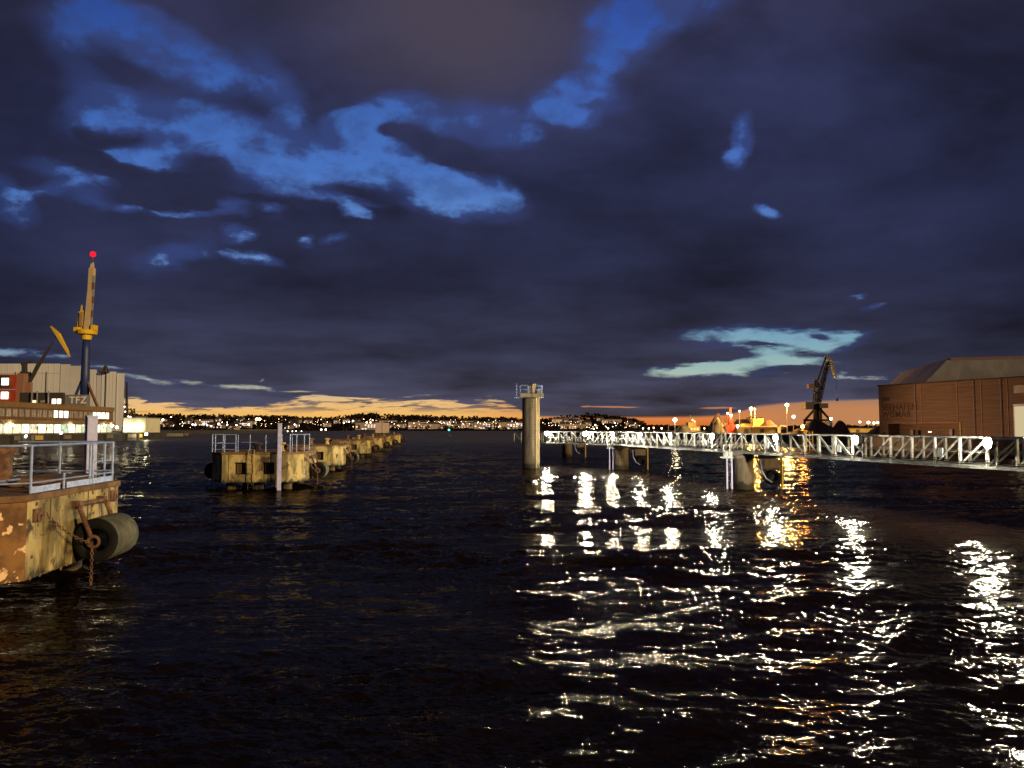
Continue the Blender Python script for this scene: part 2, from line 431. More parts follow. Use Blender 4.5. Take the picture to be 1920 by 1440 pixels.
M['L_warm_far'] = emit('far_warm_lamp', (1.0, .58, .22), 11.0, False)
M['L_pink_far'] = emit('far_pink_lamp', (1.0, .66, .50), 6.0, False)
M['L_post'] = emit('orange_lamp_glass', (1.0, .34, .07), 30.0, False)
M['L_green'] = emit('green_lantern', (.05, 1.0, .55), 10.0, False)
M['L_red'] = emit('red_warning_lamp', (1.0, .01, .02), 1.6, False)
M['L_win'] = emit('lit_window_glass', (1.0, .84, .48), 1.5, False)
M['L_win_bright'] = emit('bright_window_glass', (1.0, .93, .72), 4.0, False)
M['L_quay'] = emit('quay_floodlight_glass', (1.0, .93, .70), 30.0, False)

def glow(parent, loc, r, L, col):
    """the light given off by one lamp: a small sphere light just around its glass"""
    l = bpy.data.lights.new('lamp_light', 'POINT'); l.shadow_soft_size = r; l.color = col; l.use_soft_falloff = False
    l.energy = L * 4 * math.pi ** 2 * r * r
    o = bpy.data.objects.new('lamp_light', l); COL.objects.link(o); o.parent = parent; o.location = loc
    return o
# ------------------------------------------------------------------ water
def wave_tile(N, L, seed, lam_p, lam_min, slope, spread_dir, p=4.0, iso=.035, ex=5):
    rng = np.random.default_rng(seed)
    k1 = np.fft.fftfreq(N, d=L / N) * 2 * np.pi
    kx, ky = np.meshgrid(k1, k1, indexing='ij')
    k = np.sqrt(kx ** 2 + ky ** 2); k[0, 0] = 1e9
    kp = 2 * np.pi / lam_p; kc = 2 * np.pi / lam_min
    th = np.arctan2(ky, kx)
    S = (k ** -p) * np.exp(-1.25 * (kp / k) ** 2.0) * np.exp(-(k / kc) ** 2)
    S *= iso + np.abs(np.cos(th - spread_dir)) ** ex
    h = np.fft.ifft2(np.sqrt(S) * (rng.normal(size=(N, N)) + 1j * rng.normal(size=(N, N)))).real
    gxx, gyy = np.gradient(h, L / N)
    h *= slope / np.sqrt((gxx ** 2 + gyy ** 2).mean())
    return h.astype(np.float32)
def sample_tile(h, L, x, y):
    N = h.shape[0]
    fx = (x / L * N) % N; fy = (y / L * N) % N
    ix = np.floor(fx).astype(int) % N; iy = np.floor(fy).astype(int) % N
    tx = fx - np.floor(fx); ty = fy - np.floor(fy)
    jx = (ix + 1) % N; jy = (iy + 1) % N
    return h[ix, iy] * (1 - tx) * (1 - ty) + h[jx, iy] * tx * (1 - ty) + h[ix, jy] * (1 - tx) * ty + h[jx, jy] * tx * ty

def build_water():
    nc, nr = 1050, 900
    # rows: closer together near the viewer, reaching the horizon; columns: a fan from side to side
    dp = np.concatenate([np.linspace(1500, 680, 60, endpoint=False), np.linspace(680, 14, nr - 100, endpoint=False), np.geomspace(14, 0.35, 40)])
    r = CAMZ * F / dp
    ang = np.concatenate([np.radians(np.linspace(-80, -36, 30, endpoint=False)), np.arctan(np.linspace(math.tan(R(-36)), math.tan(R(36)), nc - 60, endpoint=False)), np.radians(np.linspace(36, 80, 30))])
    Rr, A = np.meshgrid(r, ang, indexing='ij')
    X = Rr * np.tan(np.clip(A, -1.2, 1.2)); Y = Rr.copy()
    T1 = wave_tile(1024, 41.0, 3, 3.2, 0.25, 0.14, R(97))
    T2 = wave_tile(1024, 17.3, 8, 0.8, 0.07, 0.15, R(80), 3.5, .09, 3)
    ca, sa = math.cos(R(23)), math.sin(R(23))
    patch = sample_tile(wave_tile(128, 160.0, 5, 18.0, 5.0, 0.1, R(90), 3.0), 160.0, X, Y)
    patch = patch / (patch.std() + 1e-9)
    amp = np.clip(1.0 + 0.45 * patch, 0.25, 2.0)
    h1 = sample_tile(T1, 41.0, X, Y); h2 = sample_tile(T2, 17.3, X * ca - Y * sa, X * sa + Y * ca)
    dr = Rr ** 2 / (CAMZ * F) * 0.85
    Z = h1 * amp * np.clip(2.5 / np.maximum(dr, 1e-6), 0, 1) + h2 * amp * np.clip(0.9 / np.maximum(dr, 1e-6), 0, 1) ** 1.5
    Z *= np.clip((600 - Rr) / 400, 0, 1)
    n0, n1 = X.shape
    co = np.stack([X, Y, Z], axis=-1).reshape(-1, 3).astype(np.float32)
    idx = np.arange(n0 * n1).reshape(n0, n1)
    q = np.stack([idx[:-1, :-1], idx[:-1, 1:], idx[1:, 1:], idx[1:, :-1]], axis=-1).reshape(-1, 4).astype(np.int32)
    me = bpy.data.meshes.new('water')
    me.vertices.add(len(co)); me.vertices.foreach_set('co', co.ravel())
    me.loops.add(q.size); me.loops.foreach_set('vertex_index', q.ravel())
    me.polygons.add(len(q))
    me.polygons.foreach_set('loop_start', np.arange(0, q.size, 4, dtype=np.int32))
    me.polygons.foreach_set('use_smooth', np.ones(len(q), dtype=bool))
    me.update(); me.validate()
    o = bpy.data.objects.new('water', me); COL.objects.link(o)
    m = bpy.data.materials.new('harbour_water'); m.use_nodes = True
    nt = m.node_tree; nt.nodes.clear(); N = NT(nt)
    out = N.n('ShaderNodeOutputMaterial'); b = N.n('ShaderNodeBsdfGlossy'); df = N.n('ShaderNodeBsdfDiffuse'); fr = N.n('ShaderNodeFresnel'); mx = N.n('ShaderNodeMixShader')
    b.inputs['Color'].default_value = (.38, .35, .30, 1); df.inputs['Color'].default_value = (.008, .0042, .0028, 1); fr.inputs[0].default_value = 1.333
    N.l(fr.outputs[0], mx.inputs[0]); N.l(df.outputs[0], mx.inputs[1]); N.l(b.outputs[0], mx.inputs[2]); N.l(mx.outputs[0], out.inputs[0])
    geo = N.n('ShaderNodeNewGeometry'); P = geo.outputs['Position']
    Ps = N.vmath('MULTIPLY', P, (0.42, 1.0, 1.0))
    s = None
    gust = N.noise(N.vmath('MULTIPLY', P, (0.5, 1.0, 1.0)), 0.16, 3, 0.5)
    gf = N.smooth(gust, 0.35, 0.65, 0.45, 1.25)
    for sc_, a_ in ((0.9, .26), (2.6, .34), (7.5, .42), (19.0, .42), (46.0, .34)):
        c = N.noise(Ps, sc_, 2, 0.55, out='Color')
        v = N.scale(N.vmath('SUBTRACT', c, (0.5, 0.5, 0.5)), a_)
        s = v if s is None else N.vmath('ADD', s, v)
    sx_, sy_, _ = N.sep(N.scale(s, gf))
    sl = N.comb(N.math('MULTIPLY', sx_, 0.66), N.math('MULTIPLY', sy_, 1.95), 0.0)
    nrm = N.vmath('NORMALIZE', N.vmath('ADD', geo.outputs['Normal'], sl))
    N.l(nrm, b.inputs['Normal']); N.l(nrm, fr.inputs['Normal'])
    _, py_, _ = N.sep(P)   # ripples too small to be drawn far out become roughness
    N.l(N.smooth(py_, 45.0, 280.0, 0.10, 0.42), b.inputs['Roughness'])
    me.materials.append(m)
    struct(o, 'dark rippled harbour water with glittering lamp reflections')
build_water()
# harbour bed seals the view from the side
mb = MB(); mb.box(-9000, 9000, -60, 17000, -8, -7)
struct(mb.build('harbour_bed', mat('mud', (.01, .01, .01))))

# ------------------------------------------------------------------ land
LAND = mat('dark_paving', (.045, .042, .038), (.03, .028, .026), 0.9, scale=.3)
QW = mat('quay_wall_concrete', (.05, .045, .035), (.03, .026, .02), 0.9, scale=.6, bump=.03)
mb = MB()
mb.prism([(-126, 60), (-126, 262), (-150, 262), (-150, 335), (-215, 335), (-215, 760), (-1200, 760), (-1200, 60)], -6, 2.4)
struct(mb.build('quay_ground', [LAND], bevel=.1), 'dark quay along the left shore')
mb = MB()
mb.prism([(78, 60), (66, 153), (63, 232), (60, 320), (110, 420), (420, 700), (900, 700), (900, 60)], -6, 2.4)
struct(mb.build('quay_ground', [QW], bevel=.1), 'dark quay under the wooden hall on the right')

# ------------------------------------------------------------------ mooring dolphins (square concrete platforms on piles)
DW, DL = 5.85, 6.7
def dolphin(label, loc, rz, near=False):
    t = thing('mooring_dolphin', label, 'mooring dolphin', loc, rz, 'concrete mooring dolphins in a row on the left')
    c = 0.85; zb, zt = 0.5, 2.30
    outer = [(-DW + c, 0), (-c, 0), (0, c), (0, DL - c), (-c, DL), (-DW + c, DL), (-DW, DL - c), (-DW, c)]
    m = MB(); n = len(outer)
    # side walls except the front one, which has two square openings
    for i in range(1, n):
        a = outer[i]; b = outer[(i + 1) % n]
        seg = 8
        for k in range(seg):
            for j in range(3):
                f0, f1 = k / seg, (k + 1) / seg; g0, g1 = zb + (zt - zb) * j / 3, zb + (zt - zb) * (j + 1) / 3
                pa = (a[0] + (b[0] - a[0]) * f0, a[1] + (b[1] - a[1]) * f0); pb = (a[0] + (b[0] - a[0]) * f1, a[1] + (b[1] - a[1]) * f1)
                m.add([(pa[0], pa[1], g0), (pb[0], pb[1], g0), (pb[0], pb[1], g1), (pa[0], pa[1], g1)], [(0, 1, 2, 3)], 1 if (near and i == 1) else 0)
    xs = [-DW + c, -4.25, -3.5, -2.45, -1.7, -c]; zs_ = [zb, 1.02, 1.80, zt]
    for i in range(5):
        for j in range(3):
            if j == 1 and i in (1, 3):
                x0, x1, z0, z1 = xs[i], xs[i + 1], zs_[1], zs_[2]; d = 0.55
                m.add([(x0, 0, z0), (x1, 0, z0), (x1, 0, z1), (x0, 0, z1), (x0, d, z0), (x1, d, z0), (x1, d, z1), (x0, d, z1)],
                      [(4, 5, 6, 7), (0, 1, 5, 4), (3, 7, 6, 2), (0, 4, 7, 3), (1, 2, 6, 5)])
            else:
                m.add([(xs[i], 0, zs_[j]), (xs[i + 1], 0, zs_[j]), (xs[i + 1], 0, zs_[j + 1]), (xs[i], 0, zs_[j + 1])], [(0, 1, 2, 3)])
    m.add([(x, y, zb) for x, y in outer], [tuple(range(n - 1, -1, -1))])
    # form joints and broken edges belong to the body
    for yy in (1.9, 3.9, 5.2):
        m.box(-.004, .012, yy, yy + .03, zb, zt, 2); m.box(-DW - .012, -DW + .004, yy, yy + .03, zb, zt, 2)
    for xx in (-4.6, -3.0, -1.3): m.box(xx, xx + .03, -.012, .004, zb, zt, 2)
    rc = random.Random(4)
    for _ in range(46):
        yy = rc.uniform(.9, 5.8); zz = rc.choice([zt - rc.uniform(.0, .06), zb + rc.uniform(0, .05), rc.uniform(zb, zt)]); s_ = rc.uniform(.02, .08)
        crn = [Vector((.0 + rc.uniform(0, .02), yy + math.cos(a) * s_ * rc.uniform(.6, 1.4), zz + math.sin(a) * s_ * rc.uniform(.5, 1.1))) for a in [i * 1.05 for i in range(6)]]
        m.add([Vector((.035, yy, zz))] + crn, [(0, i + 1, (i + 1) % 6 + 1) for i in range(6)], 3)
    m.build('concrete_body', [M['concrete'], M['rust_plate'], M['pile'], M['concrete_dark']], t)
    e = 0.05
    cap = [(x + (e if x > -DW / 2 else -e), y + (e if y > DL / 2 else -e)) for x, y in outer]
    MB().prism(cap, zt, zt + 0.16).build('cap_slab', M['concrete_dark'], t, bevel=.03)
    for (yy, zz) in ((5.45, 2.05), (1.25, 1.95)):
        m = MB(); m.box(.0, .05, yy - .16, yy + .16, zz - .16, zz + .16); m.torus((.10, yy, zz - .05), (1, 0, 0), .10, .022, 12, 6); m.build('mooring_ring', M['rust'], t)
    # openings hold dark rubber blocks
    for x0 in (-4.25, -2.45):
        b = MB(); b.box(x0 + .1, x0 + .65, .30, .5, 1.08, 1.74); b.tube((x0 + .37, .29, 1.2), (x0 + .37, .29, 1.65), .05, n=6)
        b.build('recess_block', M['pile'], t)
    MB().box(-3.42, -2.53, -.03, -.002, 1.02, 1.72).build('front_plate', M['concrete'], t, bevel=.02)
    for px_, py_ in ((-1.1, 1.2), (-4.7, 1.2), (-1.1, 5.4), (-4.7, 5.4), (-2.9, 1.0)):
        p = MB(); p.tube((px_, py_, -5), (px_, py_, zb), .32, n=14)
        p.build('support_pile', M['pile'], t, smooth=True)
    # mushroom bollards
    for bx, by in ((-3.1, 1.3), (-1.7, 2.0)):
        b = MB()
        b.lathe([(.30, 0), (.30, .05), (.20, .09), (.17, .34), (.19, .40), (.31, .46), (.33, .53), (.24, .60), (.05, .62)], 18, Matrix.Translation((bx, by, zt + .16)))
        b.build('bollard', M['concrete'] if by > 1.5 else M['rust'], t, smooth=True)
    # low hump behind the bollards
    MB().prism([(-1.6, 2.9), (-.5, 2.9), (-.3, 3.4), (-.3, 5.2), (-1.6, 5.2)], zt + .16, zt + .42).build('deck_plinth', M['concrete_dark'], t, bevel=.12)
    # cylindrical rubber fenders, one at each side
    for side in (1, -1):
        fx = .60 if side > 0 else -DW - .60
        y0, y1 = 3.0, 4.45
        Mx = Matrix.Translation((fx, y0, 1.1)) @ Matrix.Rotation(-math.pi / 2, 4, 'X')
        L = y1 - y0
        f = MB()
        f.lathe([(.30, .02), (.40, 0), (.52, 0), (.565, .05), (.57, L * .33), (.55, L * .35), (.57, L * .37), (.565, L - .05), (.52, L), (.40, L), (.30, L - .02), (.28, L / 2)], 32, Mx, closed=True)
        fo = f.build('rubber_fender', [M['rubber_dusty'], M['rubber']], t, smooth=True)
        # the two ends are clean black rubber
        mi = [0] * len(fo.data.polygons)
        for p in fo.data.polygons:
            yy = p.center.y
            rad = math.hypot(p.center.x - fx, p.center.z - 1.1)
            if yy < y0 + .03 or yy > y1 - .03 or rad < .5: mi[p.index] = 1
        fo.data.polygons.foreach_set('material_index', mi)
        s = side; wx = 0 if side > 0 else -DW
        b = MB(); b.tube((wx + s * .16, 3.05, 2.02), (wx + s * .16, 4.5, 2.02), .06, n=10)
        for yy in (3.05, 4.5):
            b.bar((wx, yy, 2.02), (wx + s * .22, yy, 2.02), .16, .2)
        b.build('hanger_pipe', M['rust'], t, smooth=False)
        for yy, ye in ((2.95, 2.92), (4.52, 4.52)):
            b = MB(); b.path([(wx + s * .2, yy, 2.0), (fx - s * .28, yy + (ye - yy) * .5, 1.72), (fx - s * .05, ye, 1.18)], .06, 8)
            b.torus((fx, ye, 1.08), (0, 1, 0), .14, .045, 12, 6)
            b.build('fender_strap', M['rust'], t, smooth=True)
        # chain from the wall and down into the water
        lk = MB()
        def chain(p, q, sag, nl):
            p = Vector(p); q = Vector(q); pts = []
            for i in range(nl + 1):
                tt = i / nl; v = p.lerp(q, tt); v.z -= sag * 4 * tt * (1 - tt); pts.append(v)
            for i in range(nl):
                a_, b_ = pts[i], pts[i + 1]; d = (b_ - a_)
                ax = d.cross(Vector((0, 0, 1)) if abs(d.normalized().z) < .9 else Vector((1, 0, 0)))
                if i % 2: ax = d.cross(ax)
                lk.torus((a_ + b_) / 2, ax, d.length * .42, d.length * .13, 8, 5, sx=1.35, long=d)
        nn = 16
        chain((wx + s * .05, .95 + .6, 1.98), (fx, 2.86, 1.05), .12, nn + 3)
        chain((fx, 2.86, 1.0), (fx + .02, 2.80, -.5), 0, nn + 2)
        lk.build('chain', M['rust'], t, smooth=True)
    return t

def railing(parent, pts, posts, h=1.13, rails=(1.0, .55), z0=2.46, toe=None, r=.028, name='railing'):
    """pipe railing along a polyline; posts = list of (x, y)"""
    m = MB()
    for k in rails:
        m.path([(x, y, z0 + h * k) for x, y in pts], r if k == 1.0 else r * .75, 8)
    for x, y in posts:
        m.tube((x, y, z0), (x, y, z0 + h), r * 1.15, n=8)
    if toe:
        for (a, b) in toe: m.bar((a[0], a[1], z0 + .08), (b[0], b[1], z0 + .08), .02, .15)
    return m.build(name, M['galv'], parent)

RZ = math.atan(.09)
d_near = dolphin('nearest mooring dolphin at the left edge, peeling orange rust and chained cylinder fender', (-11.12, 17.05, 0), RZ, near=True)
bare = ('railing', 'ladder')
POS = [(-13.72, 50.25), (-16.0, 72.6), (-19.6, 106.0), (-22.2, 131.5), (-24.6, 157.0), (-27.0, 186.0)]
LB = ['second mooring dolphin from the camera, with railings, thin ladder and two square recesses',
      'third mooring dolphin from the camera, two mushroom bollards on its bare top',
      'fourth mooring dolphin from the camera, middle of the left row',
      'fifth mooring dolphin from the camera, carrying the pale sign board',
      'sixth mooring dolphin from the camera, tiny block right of the sign board',
      'farthest mooring dolphin at the very end of the left row']
DO = []
for p, l in zip(POS, LB):
    dd = copy_tree(d_near, l, (p[0], p[1], 0), RZ); DO.append(dd)
    for ch in dd.children:
        if ch.name.startswith('concrete_body'):
            ch.material_slots[1].link = 'OBJECT'; ch.material_slots[1].material = M['concrete']
# parts that only the near one shows
railing(d_near, [(-.95, .55), (-.12, 1.15), (-.12, 5.75), (-.7, DL - .15), (-3.2, DL - .15)], [(-.95, .55), (-.12, 1.2), (-.12, 4.25), (-.12, 4.42), (-.12, 5.7), (-.7, DL - .15), (-2.0, DL - .15)],
        rails=(1.0, .22), toe=[((-.12, 1.2), (-.12, 2.6)), ((-.12, 2.95), (-.12, 5.7))])
m = MB(); m.tube((-.12, 2.8, 2.46), (-.12, 2.8, 2.86), .03, n=8); m.path([(-.12, 4.42, 3.07), (-.12, 5.7, 3.07)], .02); m.path([(-1.2, .9, 2.7), (-1.2, 2.8, 2.7)], .03)
m.build('railing_stub', M['galv'], d_near)
m = MB(); m.lathe([(.45, 0), (.45, .12), (.30, .18), (.30, .8), (.42, .9), (.42, 1.0), (.1, 1.05)], 20, Matrix.Translation((-2.45, 4.2, 2.46))); m.build('capstan', M['rust'], d_near, smooth=True)
m = MB(); m.torus((-.9, 3.2, 2.5), (0, 0, 1), .36, .05, 18, 6); m.torus((-.85, 3.15, 2.6), (0, 0, 1), .30, .05, 18, 6); m.build('rope_coil', M['rust'], d_near, smooth=True)
m = MB(); m.box(-.02, .10, 1.75, 2.05, 0.55, 1.72); m.box(-.02, .07, 1.55, 1.68, 0.55, 2.2); m.build('wall_rib', M['concrete'], d_near, bevel=.02)
# railings and ladder on the second one
d1 = DO[0]
railing(d1, [(-5.7, .25), (-4.15, .15)], [(-5.7, .25), (-5.5, .2), (-4.9, .15), (-4.2, .15)], rails=(1.0, .5, .15))
railing(d1, [(-5.7, .25), (-5.7, 2.8)], [(-5.7, 2.7)], rails=(1.0, .5))
railing(d1, [(-4.05, .9), (-2.4, .9)], [(-4.05, .15), (-3.3, .15), (-2.3, .15)], rails=(.55,), r=.022)
railing(d1, [(-2.35, 3.0), (-.8, 1.2)], [(-1.9, 2.6), (-1.75, 2.5), (-.82, 1.2)], rails=(1.0, .4), r=.022)
railing(d1, [(-.75, .12), (.0, 1.0), (.0, 3.1)], [(-.75, .12), (-.4, .5), (0, 1.0), (0, 3.0)], rails=(1.0,))
m = MB()
for x in (-3.32, -2.95): m.bar((x, -.16, .05), (x, -.16, 2.62), .03, .05)
for k in range(8): m.tube((-3.32, -.16, .2 + k * .3), (-2.95, -.16, .2 + k * .3), .012, n=5)
m.build('ladder', M['concrete'], d1)
# square steel piles standing beside the dolphins
def pile(x, y, w, top, rz, label):
    t = thing('mooring_pile', label, 'pile', (x, y, 0), rz, 'square steel piles')
    MB().box(-w / 2, w / 2, -w / 2, w / 2, -6, top).build('shaft', M['blue_steel'], t, bevel=.015)
    MB().box(-w / 2 - .02, w / 2 + .02, -w / 2 - .02, w / 2 + .02, top, top + .05).build('cap_plate', M['galv'], t)
    m = MB(); m.tube((-w * .7, -w / 2, 0.2), (-w * .7, -w / 2, top * .55), .04, n=6); m.build('side_pipe', M['rust'], t)
    return t
pile(-13.65, 25.0, .31, 4.36, R(42), 'tall square blue-grey steel pile rising behind the nearest dolphin railing')
pile(-14.98, 49.7, .26, 4.28, R(20), 'slim square steel pile in front of the railed dolphin')
# sign board
t = thing('sign_board', 'pale pinkish corrugated board on short legs at the far end of the dolphin row', 'sign board', (gx(717, 134), 134, 0), 0.05)
m = MB()
for k in range(24):
    x0 = -1.2 + k * .1
    m.box(x0, x0 + .1, -.03 - (.02 if k % 2 else 0), .03, 3.2, 4.95)
m.build('panel', mat('pink_board', (.62, .48, .40), (.50, .38, .32), .7, scale=2), t)
m = MB(); m.box(-1.25, 1.25, .03, .09, 3.15, 3.25); m.box(-.03, .03, -.07, .0, 3.2, 4.95); m.build('frame', M['rust'], t)
for x in (-1.0, 1.0): MB().bar((x, .06, 2.46), (x, .06, 3.2), .08).build('leg', M['dark_steel'], t)

# ------------------------------------------------------------------ round concrete tower in the channel
TX, TY = gx(995.5, 78), 78.0
t = thing('beacon_tower', 'tall round concrete column with square platform and ladder, standing in the water', 'tower', (TX, TY, 0), 0)
m = MB()
prof = [(.88, -5)] + [(.88 + (.012 if k % 2 else 0), .2 + k * .29) for k in range(24)] + [(.86, 7.12)]
m.lathe(prof, 40); m.build('column', M['pier_conc'], t, smooth=True)
m = MB(); m.box(-1.15, 1.25, -1.1, 1.1, 7.12, 7.5); m.build('platform', M['pier_conc'], t, bevel=.03)
m = MB()
for x in (-.02, .34): m.bar((x, -1.02, .1), (x, -1.02, 7.6), .04, .05)
for k in range(25): m.tube((-.02, -1.02, .3 + .29 * k), (.34, -1.02, .3 + .29 * k), .016, n=5)
m.build('ladder', M['dark_steel'], t)
m = MB(); m.bar((.52, -.80, 0), (.52, -.80, 7.1), .10, .10); m.build('guide_rail', M['yellow_paint'], t)
m = MB()
for x, y in ((-1.1, -1.05), (-.3, -1.05), (.3, -1.05), (1.1, -1.05), (1.1, 1.0), (-1.1, 1.0), (0, 1.0)): m.tube((x, y, 7.5), (x, y, 8.3), .025, n=6)
for z in (7.9, 8.3): m.path([(-.3, -1.05, z), (-1.1, -1.05, z), (-1.1, 1.0, z), (1.1, 1.0, z), (1.1, -1.05, z), (.3, -1.05, z)], .02, 6)
m.build('railing', M['galv'], t)
m = MB(); m.tube((.25, 0, 7.5), (.25, 0, 8.45), .24, n=14); m.tube((.25, 0, 8.45), (.25, 0, 8.55), .28, n=14); m.build('lantern_drum', M['concrete'], t, smooth=False)
m = MB(); m.box(-.35, -.12, -.6, -.3, 7.5, 8.2); m.box(.66, .95, -.5, -.2, 7.5, 8.0); m.build('equipment_box', M['white_steel'], t)
m = MB(); m.bar((-1.45, -.9, 7.05), (-1.45, -.9, 8.5), .04); m.bar((-1.7, -.9, 7.05), (-1.15, -.9, 7.05), .05)
for k in range(4): m.bar((-1.55, -.9, 7.3 + .3 * k), (-1.35, -.9, 7.3 + .3 * k), .04)
m.build('side_mast', M['galv'], t)

# ------------------------------------------------------------------ walkway of steel truss sections
ZD, ZT = 2.40, 3.62
def walkway(label, P, Q, npan, w=1.8):
    P = Vector(P); Q = Vector(Q); L = (Q - P).length
    rz = math.atan2(Q.y - P.y, Q.x - P.x)
    t = thing('walkway_section', label, 'walkway', (P.x, P.y, 0), rz, 'lit truss sections of the walkway')
    pl = L / npan
    post = MB(); post.box(-.05, .05, -.05, .05, ZD, ZT)
    diag = {}
    first_post = None; first_d = [None, None]
    for side, yy in ((0, 0.0), (1, -w)):
        for z, nm, th in ((ZT, 'top_chord', .07), (ZD, 'bottom_chord', .12), ((ZD + ZT) / 2, 'mid_rail', .03)):
            MB().bar((0, yy, z), (L, yy, z), th, th).build(nm, M['white_steel'], t)
        for i in range(npan + 1):
            if first_post is None: first_post = post.build('post', M['white_steel'], t); o = first_post
            else: o = first_post.copy(); COL.objects.link(o); o.parent = t
            o.location = (i * pl, yy, 0)
        for i in range(npan):
            k = 0 if i < npan / 2 else 1
            if first_d[k] is None:
                b = MB()
                if k: b.bar((0, 0, ZD + .06), (pl, 0, ZT - .03), .05, .07)
                else: b.bar((0, 0, ZT - .03), (pl, 0, ZD + .06), .05, .07)
                o = first_d[k] = b.build('diagonal_brace', M['white_steel'], t)
            else: o = first_d[k].copy(); COL.objects.link(o); o.parent = t
            o.location = (i * pl, yy, 0)
    m = MB()
    for i in range(int(L / .5)): m.box(i * .5 + .02, i * .5 + .48, -w + .08, -.08, ZD + .02, ZD + .06)
    m.build('deck_grating', M['grating'], t)
    m = MB()
    cpts = [(L * q / 60, w * -.02 - .09, ZD + .22 - .10 * abs(math.sin(q * math.pi / 60 * npan / 2))) for q in range(61)]
    m.path(cpts, .022, 5); m.path([(x, y, z + .09) for x, y, z in cpts], .016, 5); m.build('cable', M['rubber'], t)
    for q in range(2, npan, 5): MB().box(q * pl + .2, q * pl + .5, w * -.02 - .10, w * -.02 - .04, ZD + .35, ZD + .75).build('junction_box', M['housing'], t)
    m = MB()
    for i in range(npan + 1): m.bar((i * pl, 0, ZD - .04), (i * pl, -w, ZD - .04), .08)
    m.build('cross_beam', M['white_steel'], t)
    return t
# the line runs from the near right pier to the far one, then turns left behind the tower
def wl(Z): return Vector((19.2 - .213 * (Z - 32.0), Z, 0))
A0, A1, B1 = wl(28.6), wl(50.9), wl(73.2)
C1 = Vector((.25, 89.0, 0))
def seg(label, far, near, npan): return walkway(label, far, near, npan)
# each section is laid from its near end to its far end, far truss to the right
def lay(label, a, b, n):
    # local -y must point to the right hand (far) side, so run from far to near
    P, Q = b, a
    rz = math.atan2(Q.y - P.y, Q.x - P.x)
    return walkway(label, P, Q, n, w=-1.8)
lay('near walkway section at the right edge, with tall white posts and wide diagonals', A0, A1, 16)
lay('middle walkway section between the two round piers', A1, B1, 16)
lay('far walkway section that bends left and ends behind the concrete tower', B1, C1, 13)

# walkway lamps
def walk_lamp(loc, label, rz):
    t = thing('walkway_lamp', label, 'lamp', loc, rz, 'white lamps along the walkway')
    g = MB(); g.lathe([(.05, -.20), (.15, -.16), (.21, -.05), (.22, .02), (.18, .12), (.08, .17)], 16); g.build('glass', M['L_walk'], t, smooth=True)
    bp = MB(); bp.lathe([(.25, .075), (.27, -.10), (.20, -.22), (.03, -.24), (.03, -.21), (.18, -.19), (.24, -.09), (.235, .075)], 20, Matrix.Translation((0, .02, 0)) @ Matrix.Rotation(math.pi / 2, 4, 'X'), closed=True); bp.build('shield_cup', M['dark_steel'], t)  # dark cup added to keep the lamp's light off the truss
    h = MB(); h.lathe([(.10, .17), (.10, .20), (.05, .24)], 16); h.tube((0, 0, .18), (0, .22, .18), .02, n=6)
    h.bar((0, .27, -1.0), (0, .27, .2), .04); h.build('bracket', M['housing'], t)
    return t
LAMPS = [(30.8, 'walkway lamp nearest the camera, at the right edge'), (38.8, 'second walkway lamp from the right, below the wooden hall corner'),
         (46.0, 'third walkway lamp from the right'), (54.0, 'walkway lamp just left of the large near pier'), (61.0, 'fifth walkway lamp from the right'),
         (67.2, 'walkway lamp to the right of the second pier'), (74.2, 'walkway lamp above the second pier')]
rzl = math.atan2(-.213, -1) 
l0 = None
for Z, lb in LAMPS:
    p = wl(Z); p.x -= .40; p.z = 3.42
    if l0 is None: l0 = walk_lamp(p, lb, R(-90)); 
    else: copy_tree(l0, lb, p)
u = (C1 - B1)
for k, lb in ((.30, 'walkway lamp between the second pier and the tower'), (.654, 'glaring walkway lamp directly right of the concrete tower')):
    p = B1 + u * k; p += Vector((0, -.36, 3.45)); copy_tree(l0, lb, p, rz=0)

